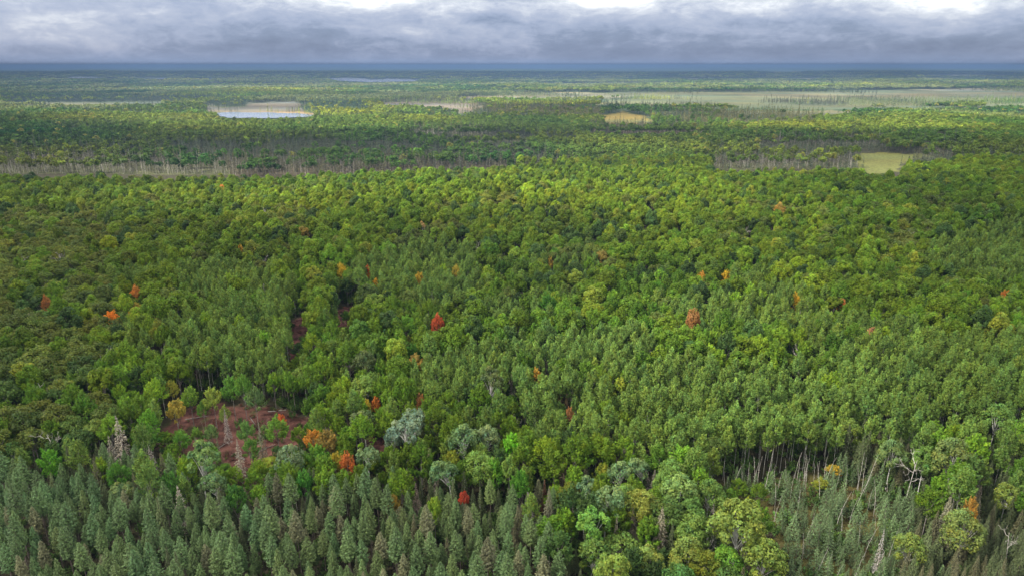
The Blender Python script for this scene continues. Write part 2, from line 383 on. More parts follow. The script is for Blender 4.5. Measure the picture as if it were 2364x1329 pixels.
def snag(rng, h, r0=.11, twigs=14, bend=.8, long=.9, lod=0):
    tr = MB(); a = rng.uniform(0, 6.28); ph = rng.uniform(0, 3)
    def pt(q): s = q / h; return np.array((math.cos(a) * bend * s * s + .1 * math.sin(ph + s * 5), math.sin(a) * bend * s * s, q))
    zs = np.linspace(-.4, h, 7 if lod == 0 else 3)
    tr.tube([pt(q) for q in zs], np.linspace(r0, r0 * .22, len(zs)), 5 if lod == 0 else 3, 0)
    br = MB()
    for i in range(twigs):
        q = rng.uniform(.3, .97) * h; an = rng.uniform(0, 6.28); ln = long * rng.uniform(.3, 1) * (1.15 - q / h)
        p = pt(q); e_ = p + np.array((math.cos(an) * ln, math.sin(an) * ln, rng.uniform(-.25, .35) * ln))
        br.tube([p, e_], [r0 * .25, .012], 3, 0)
    return tr, br

def dead_broad(rng, h, r, depth=3, r0=.17, lean=0.0, n0=5):
    tr = MB(); br = MB()
    fork = h * rng.uniform(.42, .55)
    top = np.array((lean, lean * .3, h * .92))
    zs = np.linspace(-.5, 1, 5); pts = [np.array((lean * max(s, 0) ** 1.5, lean * .3 * max(s, 0) ** 1.5, max(s, -.04) * h * .92)) for s in np.linspace(-.04, 1, 6)]
    tr.tube(pts, np.linspace(r0, r0 * .3, 6), 6, 0)
    def grow(p, d, ln, rad, lv):
        q = p + d * ln * .5 + rng.normal(size=3) * .08 * ln; e_ = p + d * ln + np.array((0, 0, .12 * ln)) + rng.normal(size=3) * .1 * ln
        br.tube([p, q, e_], [rad, rad * .75, rad * .5], 4, 0)
        if lv > 0:
            for k in range(3 if lv > 1 else 4):
                dd = d + rng.normal(size=3) * .55 + np.array((0, 0, .15)); dd /= np.linalg.norm(dd)
                grow(q if k == 0 else e_, dd, ln * rng.uniform(.45, .7), rad * .55, lv - 1)
    for i in range(n0):
        t = rng.uniform(.45, .95); b0 = np.array((lean * t ** 1.5, lean * .3 * t ** 1.5, t * h * .92)); a = 6.283 * i / n0 + rng.normal() * .4
        d = np.array((math.cos(a), math.sin(a), rng.uniform(.5, 1.1))); d /= np.linalg.norm(d)
        grow(b0, d, r * rng.uniform(.5, .75), r0 * .48, depth - 1)
    return tr, br

# ------------------------------------------------------------------ kinds: part meshes for single trees, joined meshes for the wider forest
KIND = {}
def add_kind(key, name, cat, variants, mats, crown_name='crown', far=None, far2=None, htyp=12):
    d = dict(name=name, cat=cat, parts=[], protos=[], far=[], far2=[], h=htyp)
    for i, (tr, cr) in enumerate(variants):
        mt = tr.mesh(name + '_trunk', [mats[0]]); mc = cr.mesh(name + '_' + crown_name, [mats[1]])
        d['parts'].append((('trunk', mt), (crown_name, mc)))
        m = MB(); m.merged(tr, 0); m.merged(cr, 1); d['protos'].append(m.mesh(name + '_whole', mats))
    for lst, src in (('far', far), ('far2', far2)):
        for tr, cr in (src or []):
            m = MB(); m.merged(tr, 0); m.merged(cr, 1); d[lst].append(m.mesh(name + '_' + lst, mats))
    KIND[key] = d
def G(s): return np.random.RandomState(s)
# mature maples of the hill: rounded, billowing
add_kind('maple', 'maple_tree', 'maple tree',
    [broad(G(10 + i), 16.5, 3.5 + .3 * i, 10.5 + .5 * (i % 2), 52, 80, .29, 'lobe', .30, trunk_r=.2, lobevar=.10) for i in range(5)], [BARK_G, LEAF],
    far=[broad(G(30 + i), 15, 3.5, 10, 26, 15, .62, 'lobe', .34, lod=1, lobevar=.18) for i in range(4)],
    far2=[broad(G(40 + i), 14, 4.2, 7.5, 11, 9, 1.25, 'lobe', .38, lod=1) for i in range(3)], htyp=16)
# young maples: ascending sprays
add_kind('young', 'young_maple', 'maple tree',
    [broad(G(50 + i), 12.5 + .5 * i, 2.15 + .2 * i, 9.0, 58, 50, .23, 'spray', .29, trunk_r=.12, lobevar=.15) for i in range(5)], [BARK_G, LEAF], htyp=13)
# aspens: narrow grey-green crowns on thin pale stems
add_kind('aspen', 'aspen_tree', 'aspen tree',
    [broad(G(70 + i), 13.2 + .5 * i, 1.5 + .12 * i, 9.6, 56, 40, .20, 'spray', .34, trunk_r=.08, limbs=3, lobevar=.15) for i in range(5)], [BARK_P, LEAF], htyp=13.5)
# big old aspens with open crowns and white limbs
add_kind('bigaspen', 'old_aspen', 'aspen tree',
    [broad(G(90 + i), 15.5, 3.0, 8.2, 38, 60, .22, 'lobe', .28, trunk_r=.16, limbs=16, lean=.9 * (i - 1)) for i in range(4)], [BARK_W, LEAF], htyp=15)
# oaks / birches
add_kind('oak', 'oak_tree', 'oak tree',
    [broad(G(110 + i), 14, 3.1 + .3 * i, 7.5, 40, 58, .24, 'lobe', .30, trunk_r=.17, limbs=10) for i in range(4)], [BARK_G, LEAF], htyp=14)
add_kind('birch', 'birch_tree', 'birch tree',
    [broad(G(130 + i), 13.5, 2.7 + .35 * i, 8.5, 56, 68, .20, 'lobe', .28, trunk_r=.13, limbs=14) for i in range(4)], [BARK_W, LEAF], htyp=13.5)
# foreground pines
add_kind('pine', 'pine_tree', 'pine tree',
    [conifer(G(150 + i), 11.5 + .5 * i, 1.12 + .08 * i, 6.6, 25, 8, 15, .18, up=.62, power=.74, topround=.25, trunk_r=.13) for i in range(6)], [BARK_B, NEEDLE], htyp=12)
# pointed spruces
add_kind('spruce', 'spruce_tree', 'spruce tree',
    [conifer(G(170 + i), 11.0 + 1.0 * i, 1.7 + .14 * i, 9.0 + .8 * i, 30, 9, 15, .20, up=-.05, power=.9, droop=.22, trunk_r=.12) for i in range(4)], [BARK_B, NEEDLE],
    far=[conifer(G(180 + i), 13, 1.5, 9.5, 9, 5, 4, .62, up=-.05, power=.9, droop=.2, lod=1) for i in range(3)],
    far2=[conifer(G(185 + i), 13, 1.9, 9.5, 6, 4, 2, 1.1, up=-.05, power=.9, droop=.2, lod=1) for i in range(2)], htyp=12)
# tamaracks of the bog
add_kind('larch', 'tamarack_tree', 'tamarack',
    [conifer(G(190 + i), 6.8 + .8 * i, 1.5 + .1 * i, 6.3 + .7 * i, 22, 7, 13, .18, up=.12, power=.85, trunk_r=.07, gaps=.12) for i in range(4)], [BARK_B, NEEDLE], htyp=7.5)
# dead spruces, still carrying grey twigs
add_kind('deadspruce', 'dead_spruce', 'dead spruce',
    [conifer(G(200 + i), 12 + i, 2.05 + .15 * i, 10.5 + i, 28, 8, 15, .20, up=-.02, power=.9, droop=.30, trunk_r=.12, gaps=.08) for i in range(3)], [BARK_G, TWIG], 'branches', htyp=12)
add_kind('snag', 'tree_snag', 'dead tree',
    [snag(G(210 + i), 7.0 + i * .7, .062 + .01 * (i % 3), 16, (-1) ** i * (.3 + .28 * i), .9) for i in range(6)], [DEADW, DEADW], 'twigs',
    far=[snag(G(230 + i), 8 + 2 * i, .15, 12, .7, 1.7, 1) for i in range(3)],
    far2=[snag(G(235 + i), 10, .26, 5, .6, 1.8, 1) for i in range(2)], htyp=8)
add_kind('deadbroad', 'bare_tree', 'dead tree',
    [dead_broad(G(240 + i), 13.5, 3.0, 3, .17, (-1) ** i * .6 * i) for i in range(4)], [DEADW, DEADW], 'limbs', htyp=13)
add_kind('shrub', 'shrub', 'shrub',
    [broad(G(260 + i), 2.2, 1.2, 2.0, 12, 26, .20, 'spray', .42, trunk_r=.04, limbs=3) for i in range(3)], [BARK_B, LEAF], htyp=2.5)

# ------------------------------------------------------------------ tints (real leaf colours)
TINT = dict(maple=(.080, .128, .007), young=(.084, .145, .009), aspen=(.098, .152, .024), bigaspen=(.105, .145, .046), oak=(.074, .098, .015),
            birch=(.095, .145, .024), pine=(.076, .117, .036), spruce=(.062, .080, .030), larch=(.078, .118, .046), deadspruce=(.20, .18, .14),
            snag=(1, 1, 1), deadbroad=(1, 1, 1), shrub=(.05, .09, .018))
def tint_of(key, x, y, rng):
    b = np.array(TINT[key])
    p = fb1(x / 38., y / 38., 51) - .5; p2 = fb1(x / 130., y / 130., 61) - .5
    v = math.exp(rng.gauss(0, .20) + p * .6); yel = rng.gauss(0, .12) + p2 * .6
    if key in ('maple', 'young', 'oak', 'birch'):
        c = b * v * np.array((1 + yel * 1.0, 1 + yel * .35, 1 - yel * .3))
        q = rng.random()
        if q < .004 and key == 'young': c = np.array((.20, .14, .03)) * v
        elif q < .02: c = np.array((.135, .16, .016)) * v
        elif q < .10 and key != 'birch': c = np.array((.035, .068, .014)) * v
    elif key == 'aspen':
        c = b * math.exp(rng.gauss(0, .13) + p * .25) * np.array((1 + yel * .6, 1 + yel * .25, 1 - yel * .4))
    elif key == 'pine':
        c = b * math.exp(rng.gauss(0, .14)) * np.array((1 + yel * .5, 1, 1 - yel * .3))
        if rng.random() < .10: c = np.array((.105, .108, .052)) * v
    elif key == 'spruce':
        c = b * v
        if rng.random() < .25: c = np.array((.082, .080, .038)) * v
    else: c = b * v
    return tuple(float(q) for q in np.clip(c, .004, .9))

# ------------------------------------------------------------------ placing the near forest
P_PINE = [(-400, 1500), (-400, 1075), (0, 1075), (120, 1092), (300, 1140), (420, 1160), (560, 1165), (660, 1145), (760, 1125), (860, 1120), (960, 1150), (1060, 1175), (1180, 1195), (1260, 1225), (1310, 1330), (1330, 1500)]
P_MIXL = [(-50, 1085), (40, 1060), (150, 1040), (250, 1020), (330, 1050), (430, 1065), (560, 1110), (700, 1080), (850, 1090), (1000, 1090), (1100, 1120), (1300, 1130), (1320, 1260), (1180, 1195), (960, 1150), (760, 1125), (560, 1165), (300, 1140)]
P_ASP = [[(1215, 860), (1400, 900), (1560, 850), (1700, 870), (1860, 850), (2050, 800), (2364, 780), (2700, 780), (2700, 985), (2364, 975), (2150, 985), (1990, 1040), (1850, 1085), (1640, 1090), (1420, 1050), (1230, 1030), (1180, 940)],
         [(960, 850), (1080, 810), (1250, 800), (1450, 770), (1520, 800), (1500, 860), (1220, 870), (1120, 920), (980, 940)],
         [(380, 740), (520, 690), (640, 640), (690, 680), (660, 780), (720, 850), (600, 880), (420, 860)],
         [(2150, 560), (2364, 500), (2500, 500), (2500, 700), (2250, 640), (2130, 610)],
         [(960, 560), (1100, 560), (1130, 640), (1050, 720), (940, 690), (820, 640), (830, 600)],
         [(440, 600), (640, 600), (640, 640), (470, 690), (380, 660)]]
P_OAKL = [[(-400, 560), (0, 560), (180, 580), (270, 660), (290, 760), (250, 900), (260, 1010), (150, 1040), (0, 1060), (-400, 1060)], [(0, 480), (260, 500), (290, 600), (200, 640), (0, 640)], [(2020, 520), (2140, 500), (2200, 560), (2060, 600)]]
P_BIR = [(1310, 1180), (1400, 1110), (1560, 1090), (1640, 1130), (1760, 1180), (1815, 1290), (1830, 1500), (1290, 1500)]
P_SPR = [(1900, 990), (2100, 975), (2364, 960), (2700, 960), (2700, 1500), (2060, 1500), (2090, 1290), (2110, 1200), (2060, 1130), (1990, 1080)]
rn = random.Random(11)
trees = []            # key, x, y, ground z, scale, rot, tint, special label
grid = {}
CELL = 4.0
def free(x, y, rad):
    cx, cy = int(x // CELL), int(y // CELL); n = int((rad + 4.5) // CELL) + 1
    for i in range(cx - n, cx + n + 1):
        for j in range(cy - n, cy + n + 1):
            for (a, b, r2) in grid.get((i, j), ()):
                d = (rad + r2) * .5 if False else (rad + r2)
                if (a - x) ** 2 + (b - y) ** 2 < d * d: return False
    return True
def put(x, y, rad): grid.setdefault((int(x // CELL), int(y // CELL)), []).append((x, y, rad))
RAD = dict(maple=3.15, young=1.75, aspen=1.28, bigaspen=2.3, oak=2.3, birch=2.1, pine=1.2, spruce=1.0, larch=1.1, deadspruce=1.4, snag=.5, deadbroad=2.0, shrub=1.0)
def gz(x, y): return float(terrain(np.array([x]), np.array([y]))[0])
# --- single trees named one by one: kind, u, v of the crown's middle, size, tint, label
RED = (.36, .055, .030); ORG = (.42, .15, .035); DORG = (.30, .12, .035); YEL = (.34, .25, .02); YG = (.20, .26, .022); LIME = (.10, .27, .010); TAN = (.30, .22, .09); PINK = (.38, .16, .11)
S = [
 ('young', 1011, 758, .62, RED, 'small scarlet maple among green crowns near the middle of the forest'),
 ('young', 317, 690, .72, ORG, 'orange maple rising above dark oaks on the left'),
 ('young', 317, 716, .60, (.26, .20, .03), 'dull yellow-orange maple directly in front of an orange maple'),
 ('young', 261, 745, .95, (.58, .16, .015), 'brightest orange maple, low and round, left of the aspens'),
 ('young', 303, 742, .50, (.45, .19, .02), 'small orange-yellow maple immediately right of the brightest orange one'),
 ('young', 110, 712, .50, (.28, .10, .04), 'thin rusty maple near the left edge behind olive oaks'),
 ('young', 308, 778, .35, (.34, .10, .05), 'tiny rusty sapling in front of the brightest orange maple'),
 ('maple', 513, 443, .55, ORG, 'lone orange maple high on the left shoulder of the hill'),
 ('young', 790, 636, .95, YEL, 'golden yellow maple with an orange tip above the narrow earth gap'),
 ('young', 848, 632, .50, (.45, .08, .02), 'small red-orange maple right of the golden yellow one'),
 ('young', 868, 662, .45, (.50, .25, .02), 'small amber sapling right of the upper earth gap'),
 ('young', 970, 652, .70, (.32, .20, .02), 'amber flat-topped maple in the middle distance'),
 ('young', 1053, 634, .60, (.30, .24, .03), 'yellow maple with thin crown right of the amber one'),
 ('maple', 700, 540, .60, (.25, .16, .035), 'brownish orange maple on the hillside left of centre'),
 ('young', 555, 583, .60, (.34, .19, .02), 'small amber maple in the hollow left of centre'),
 ('maple', 1388, 598, .72, (.17, .13, .025), 'bronze-tinged round maple right of centre'),
 ('young', 1618, 655, .60, (.40, .19, .03), 'small amber-orange maple beside the golden column-like maple'),
 ('young', 1677, 645, .75, (.40, .25, .02), 'golden column-like maple right of centre'),
 ('young', 1835, 707, .50, (.40, .27, .02), 'little golden maple left of the salmon-coloured maple'),
 ('young', 1943, 708, .62, (.42, .15, .06), 'salmon-coloured maple in the right half of the forest'),
 ('young', 2010, 775, .55, (.36, .17, .10), 'pale salmon maple in front of the brighter salmon one'),
 ('spruce', 2272, 615, .85, PINK, 'dead pink-brown conifer near the right edge'),
 ('maple', 1800, 488, .60, (.24, .16, .03), 'golden brown maple high on the right of the hill'),
 ('maple', 1600, 745, .40, (.26, .11, .045), 'small rusty crown among yellow-green maples'),
 ('young', 2318, 695, .55, (.40, .12, .03), 'red-orange maple tip close to the right edge'),
 ('young', 1270, 615, .45, (.30, .20, .03), 'little yellow-orange crown in the centre of the hillside'),
 ('maple', 1190, 590, .70, (.13, .20, .02), 'yellow-green column-like maple at the centre of the hill'),
 ('maple', 1370, 690, .92, (.14, .19, .02), 'large yellow-green maple right of centre, its crown pointed'),
 ('maple', 1330, 650, .85, (.12, .17, .02), 'tall yellow-green maple behind the large pointed one'),
 ('maple', 865, 700, .95, (.11, .16, .02), 'large olive-yellow maple right of the upper earth gap'),
 ('maple', 830, 770, .80, (.06, .13, .018), 'rounded deep green maple below the olive-yellow one'),
 ('maple', 915, 815, .80, (.15, .22, .02), 'bright yellow-green maple left of the centre'),
 ('young', 1430, 892, 1.0, (.17, .21, .02), 'yellow-green domed maple standing among grey-green aspens'),
 ('young', 1182, 1030, 1.15, LIME, 'vivid lime green maple, brightest crown in the foreground'),
 ('young', 1239, 874, .62, (.32, .17, .03), 'small orange-topped maple among aspens near the centre'),
 ('young', 1315, 968, .35, (.25, .10, .05), 'rusty sapling beside the brown twin spruces'),
 ('spruce', 1294, 925, .70, (.14, .10, .04), 'left of two slim brown spruces among the aspens'),
 ('spruce', 1306, 948, .70, (.15, .10, .04), 'right of two slim brown spruces among the aspens'),
 ('deadspruce', 1182, 910, .62, (.26, .23, .18), 'grey dead spruce poking out of green crowns near the centre'),
 ('deadspruce', 1260, 865, .70, (.17, .15, .11), 'brown-grey thin spruce behind the orange-topped maple'),
 ('deadspruce', 283, 1018, 1.3, (.36, .32, .25), 'largest bare grey spruce, left of the red-earth clearing'),
 ('deadspruce', 350, 1062, .68, (.34, .31, .26), 'short bare grey spruce right of the largest one'),
 ('deadspruce', 553, 1068, .78, (.30, .27, .20), 'grey spruce skeleton at the front edge of the red-earth clearing'),
 ('deadspruce', 604, 1028, .68, (.20, .19, .12), 'grey-green half-dead spruce on the right side of the clearing'),
 ('deadspruce', 524, 985, .55, (.30, .26, .23), 'small grey dead tree standing inside the red-earth clearing'),
 ('deadspruce', 378, 838, .75, (.22, .21, .17), 'pale grey spruce among maples above the clearing'),
 ('deadspruce', 352, 805, .60, (.12, .10, .08), 'dark brown spruce behind the pale grey one'),
 ('deadspruce', 549, 712, .70, (.20, .20, .14), 'grey lichen-covered spruce among aspens left of the earth gap'),
 ('deadspruce', 962, 1160, .85, (.22, .17, .13), 'brown dead spruce with dry needles at the edge of the pines'),
 ('deadspruce', 1008, 1115, .62, (.32, .28, .22), 'thin pale dead spruce beside the brown ones left of centre'),
 ('spruce', 992, 1085, 1.05, (.13, .11, .06), 'tall brown-needled spruce below the white-trunked aspens'),
 ('spruce', 1255, 1140, .72, (.17, .09, .05), 'slim reddish brown spruce right of the dark green maples'),
 ('spruce', 1300, 1110, .85, (.12, .10, .055), 'slim brown spruce right of the lime green maple'),
 ('spruce', 1268, 1185, .95, (.12, .12, .07), 'tall olive-brown spruce at the right end of the pine stand'),
 ('spruce', 1352, 1100, .85, (.09, .09, .05), 'dark brown spruce behind the forked white aspen'),
 ('spruce', 1510, 1130, .95, (.10, .09, .065), 'brown-grey spruce behind the yellow birches'),
 ('deadspruce', 1496, 1130, .70, (.24, .21, .17), 'grey spruce skeleton touching the brown-grey spruce'),
 ('spruce', 1462, 1220, 1.0, (.19, .165, .11), 'grey-brown spruce between two yellow-green birches'),
 ('spruce', 1525, 1245, 1.15, (.19, .17, .11), 'broad grey-brown spruce right in front of the birches'),
 ('deadspruce', 1645, 1205, .85, (.24, .21, .17), 'grey half-bare tree rising from the yellow-green birches'),
 ('spruce', 1420, 1255, .60, (.18, .16, .11), 'small thin grey spruce left of the grey-brown pair'),
 ('spruce', 2182, 1210, 1.2, (.17, .16, .10), 'tall ragged olive-grey spruce in the lower right'),
 ('spruce', 2192, 1130, .60, (.14, .12, .08), 'brown pointed spruce behind the tall ragged one'),
 ('deadspruce', 2030, 1285, .55, (.38, .35, .31), 'small silvery dead spruce at the front edge of the bog'),
 ('spruce', 2252, 1170, .75, (.12, .10, .07), 'dark brown slim spruce right of the orange-tipped birch'),
 ('bigaspen', 935, 1000, 1.15, (.12, .17, .105), 'largest pale aspen with several white stems at the clearing end'),
 ('bigaspen', 960, 975, 1.0, (.115, .165, .10), 'pale silvery aspen behind the largest white-stemmed one'),
 ('bigaspen', 905, 1020, .8, (.11, .16, .10), 'slender pale aspen at the left of the white-stemmed group'),
 ('bigaspen', 985, 985, .85, (.13, .15, .05), 'yellowish old aspen at the right of the white-stemmed group'),
 ('bigaspen', 1070, 1030, 1.1, (.09, .145, .05), 'wide-crowned old aspen with dark forked limbs'),
 ('bigaspen', 1130, 1015, .95, (.115, .155, .06), 'old aspen with crooked white stem left of the lime green maple'),
 ('bigaspen', 1045, 1100, .95, (.08, .14, .05), 'old aspen standing before the dark-limbed wide-crowned one'),
 ('bigaspen', 850, 1060, .85, (.10, .15, .06), 'leaning old aspen with long pale slanting trunk'),
 ('bigaspen', 1400, 1150, 1.0, (.10, .16, .06), 'tall aspen with two white forks left of the birches'),
 ('bigaspen', 1350, 1150, .85, (.09, .15, .065), 'bluish-green aspen left of the white-forked aspen'),
 ('bigaspen', 1370, 1225, 1.0, (.09, .19, .03), 'bright green aspen showing bare white forks at its centre'),
 ('bigaspen', 1430, 1105, .85, (.11, .17, .06), 'round pale green aspen behind the white-forked aspen'),
 ('bigaspen', 1490, 1090, .80, (.10, .16, .06), 'pale aspen right of the round pale green one'),
 ('bigaspen', 463, 1080, 1.1, (.10, .17, .05), 'pale green aspen with white trunk before the clearing'),
 ('bigaspen', 670, 1065, .95, (.10, .145, .065), 'rounded grey-green aspen at the right front of the clearing'),
 ('bigaspen', 500, 1120, .80, (.09, .15, .055), 'second pale aspen in front of the clearing, nearer the pines'),
 ('oak', 1070, 1155, .35, (.35, .04, .03), 'low crimson shrub-like maple at the back of the pines'),
 ('young', 775, 1065, .85, (.24, .20, .02), 'yellow-orange maple with dark red branches behind the pines'),
 ('young', 722, 1022, .65, (.38, .15, .025), 'orange round maple right of the red-earth clearing'),
 ('young', 803, 1078, .55, (.38, .10, .035), 'rusty red thin maple beside the yellow-orange one'),
 ('young', 972, 938, .62, (.30, .12, .05), 'rusty topped maple behind the white-stemmed aspens'),
 ('young', 868, 935, .42, (.40, .12, .03), 'small orange-red sapling at the top of the dark earth gap'),
 ('young', 845, 940, .62, (.28, .23, .02), 'golden-tipped maple left of the small orange-red sapling'),
 ('young', 650, 968, .48, (.42, .09, .03), 'thin orange-red maple inside the red-earth clearing'),
 ('young', 908, 1165, .55, (.17, .12, .02), 'bronze shrub-like maple among the pine tops'),
 ('young', 1003, 1170, .60, (.14, .22, .02), 'bright green maple poking between pine tops'),
 ('young', 405, 948, .78, (.24, .19, .03), 'orange-topped maple with bare pale trunk on the clearing'),
 ('young', 438, 918, .85, (.11, .19, .02), 'green maple with slim trunk at the back left of the clearing'),
 ('young', 492, 925, .85, (.17, .22, .03), 'yellow-green maple on a tall pale trunk in the clearing'),
 ('young', 535, 900, .90, (.08, .18, .02), 'fresh green maple at the back of the clearing'),
 ('young', 562, 905, .85, (.08, .17, .02), 'fresh green maple with two stems right of its twin'),
 ('young', 590, 930, .70, (.08, .13, .04), 'dull green small-crowned maple on the clearing'),
 ('young', 488, 1000, .52, (.09, .15, .04), 'little grey-green sapling in the middle of the clearing'),
 ('young', 570, 1000, .60, (.08, .16, .03), 'narrow green sapling on the clearing beside bare twigs'),
 ('young', 640, 995, .72, (.10, .19, .02), 'leafy green maple at the right edge of the clearing'),
 ('young', 455, 1005, .42, (.09, .17, .02), 'little bright sapling at the left front of the clearing'),
 ('young', 520, 962, .40, (.13, .18, .03), 'small yellowish sapling behind the grey dead tree of the clearing'),
 ('young', 610, 1000, .45, (.10, .15, .04), 'small dull sapling right of the bare twigs in the clearing'),
 ('young', 470, 950, .45, (.08, .16, .02), 'small green sapling between the two pale-trunked maples of the clearing'),
 ('young', 420, 1020, .55, (.08, .18, .02), 'bushy green sapling at the left front rim of the clearing'),
 ('young', 580, 1040, .50, (.07, .15, .02), 'bushy dark sapling at the front of the clearing'),
 ('spruce', 505, 1045, .50, (.10, .10, .05), 'small brown spruce at the front rim of the clearing'),
 ('spruce', 455, 1050, .55, (.09, .10, .05), 'slim grey-green spruce at the front left rim of the clearing'),
 ('snag', 615, 985, .55, None, 'thin bare pole inside the right part of the clearing'),
 ('snag', 470, 985, .45, None, 'short bare pole inside the left part of the clearing'),
 ('young', 345, 985, .85, (.09, .21, .015), 'bright green maple at the left edge of the clearing'),
 ('young', 395, 900, .60, (.24, .24, .03), 'yellow sapling behind the orange-topped maple of the clearing'),
 ('deadbroad', 30, 985, .62, None, 'bare white forked tree at the left edge'),
 ('deadbroad', 95, 672, .80, None, 'tall white dead tree among oaks on the left'),
 ('deadbroad', 215, 628, .55, None, 'small white dead tree right of the tall one on the left'),
 ('deadbroad', 130, 645, .55, None, 'grey bare tree between the two white dead trees'),
 ('deadbroad', 110, 512, .70, None, 'bare tree far up the left side of the forest'),
 ('deadbroad', 165, 520, .65, None, 'second bare tree far up the left side, right of the other'),
 ('deadbroad', 610, 668, .70, None, 'pale bare tree among aspens above the narrow earth gap'),
 ('bigaspen', 975, 528, .62, TAN, 'dry tan tree with bare trunk on the middle of the hill'),
 ('deadbroad', 1300, 540, .55, None, 'purple-grey bare tree right of the dry tan tree'),
 ('deadbroad', 1840, 815, .70, None, 'silver-grey bare tree right of centre among maples'),
 ('deadbroad', 2105, 1085, .95, None, 'bare white tree with twisted limbs right of the bog'),
 ('deadbroad', 1195, 985, .45, None, 'small grey bare tree behind the lime green maple'),
 ('deadbroad', 93, 790, .45, None, 'short bare tree among olive oaks at the left'),
 ('deadbroad', 1635, 1240, .62, None, 'white forked bare stems inside the yellow-green birches'),
 ('snag', 686, 1168, 1.05, None, 'bare pale pole with side branches at the back of the pines'),
 ('deadbroad', 2335, 1262, .60, None, 'fallen-looking white dead tree at the lower right edge'),
 ('birch', 1705, 1210, 1.45, (.125, .165, .028), 'big domed yellow-green birch at the left of the bog'),
 ('birch', 1765, 1290, 1.10, (.12, .165, .028), 'yellow-green birch at the bottom beside the bog'),
 ('birch', 1570, 1135, 1.10, (.13, .20, .05), 'pale green rounded birch behind the domed one'),
 ('birch', 1480, 1170, 1.0, (.15, .17, .028), 'golden-green birch behind the broad grey-brown spruce'),
 ('birch', 1590, 1290, 1.0, (.12, .155, .028), 'birch at the bottom edge left of the domed birch'),
 ('birch', 1500, 1300, .85, (.15, .19, .035), 'birch with slim pale stem at the bottom edge'),
 ('birch', 1680, 1300, .9, (.10, .20, .02), 'green birch at the bottom below the domed birch'),
 ('birch', 2200, 1060, 1.2, (.105, .14, .035), 'large olive birch right of the twisted bare tree'),
 ('birch', 2225, 1225, 1.05, (.12, .155, .035), 'rounded olive birch right of the tall ragged spruce'),
 ('birch', 2100, 1265, .85, (.12, .16, .03), 'low rounded birch at the right front of the bog'),
 ('birch', 2325, 1145, .85, (.13, .17, .03), 'olive birch close to the right edge'),
 ('birch', 2060, 1050, .90, (.10, .15, .045), 'birch behind the right end of the bog'),
 ('young', 2235, 1190, .4, (.34, .17, .04), 'orange-tipped little maple above the rounded olive birch'),
 ('young', 1925, 1083, .6, (.25, .18, .02), 'low golden shrub-like maple at the far end of the bog'),
 ('young', 1895, 1120, .5, (.16, .18, .02), 'yellowish sapling at the far end of the bog'),
 ('young', 2350, 1010, .9, (.11, .21, .02), 'bright green maple at the right edge above the spruces'),
 ('young', 115, 1075, .70, (.07, .19, .012), 'bright green maple among the back row of pines on the left'),
 ('young', 275, 1100, .80, (.06, .15, .015), 'deep green maple at the back of the pines left of the clearing'),
 ('young', 545, 1150, .95, (.035, .095, .012), 'dark green maple in front of the pale aspens'),
 ('young', 395, 1130, .80, (.05, .13, .018), 'dark green round maple behind the pines'),
 ('young', 700, 1110, .75, (.05, .15, .018), 'green maple between grey aspens and the pines'),
 ('young', 1200, 1120, .80, (.06, .16, .014), 'green maple behind the right part of the pines'),
 ('young', 1140, 1095, .85, (.08, .19, .015), 'yellow-green maple below the lime green maple'),
 ('young', 130, 855, .85, (.06, .19, .015), 'bright green maple among olive oaks at left'),
 ('young', 985, 745, .01, RED, ''),
]
specials = []; SPB = []
for sp in S:
    key, u, v, sc, tint, lab = sp
    if not lab: continue
    hh = KIND[key]['h'] * sc
    if key in ('young', 'maple') and sc < .8: sc *= 1.22
    # small crowns still reach the canopy: keep the height, narrow the crown
    htz = max(sc, .82) if key in ('young', 'maple', 'bigaspen', 'oak', 'deadbroad', 'deadspruce', 'spruce') else sc
    if key in ('young', 'maple') and not any(q in lab for q in ('clearing', 'sapling', 'shrub', 'tiny')): htz = max(htz, .98)
    if (key == 'oak' and sc < .5): htz = .62
    if 'far end of the bog' in lab: htz = .34
    if 'clearing' in lab and key == 'young': htz = max(sc * 1.05, .62)
    hc = KIND[key]['h'] * htz * (.74 if key not in ('deadspruce', 'spruce', 'snag') else .55)
    x, y = unproject(u, v, hc)
    for _ in range(3): x, y = unproject(u, v, hc + gz(x, y))
    t = tint or tint_of(key, x, y, rn)
    if t[0] > t[1] * 1.5 and key in ('young', 'maple', 'oak'): t = (t[0] * .88 + .01, t[1] * .92 + .015, t[2] * .8)
    rr = RAD[key] * sc * .72
    if key == 'deadspruce': t = tuple(q * .72 for q in t)
    put(x, y, rr); specials.append([key, x, y, (sc, htz), rn.uniform(0, 6.28), t, lab])
    g0 = gz(x, y); H_ = KIND[key]['h'] * htz; pxm = FPX / math.sqrt(x * x + y * y + 80 * 80)
    if pxm > 3.2: SPB.append((u, v, RAD[key] * sc * pxm * .8, H_ * pxm * .30, math.hypot(x, y)))
NV = {k: len(KIND[k]['parts']) for k in KIND}

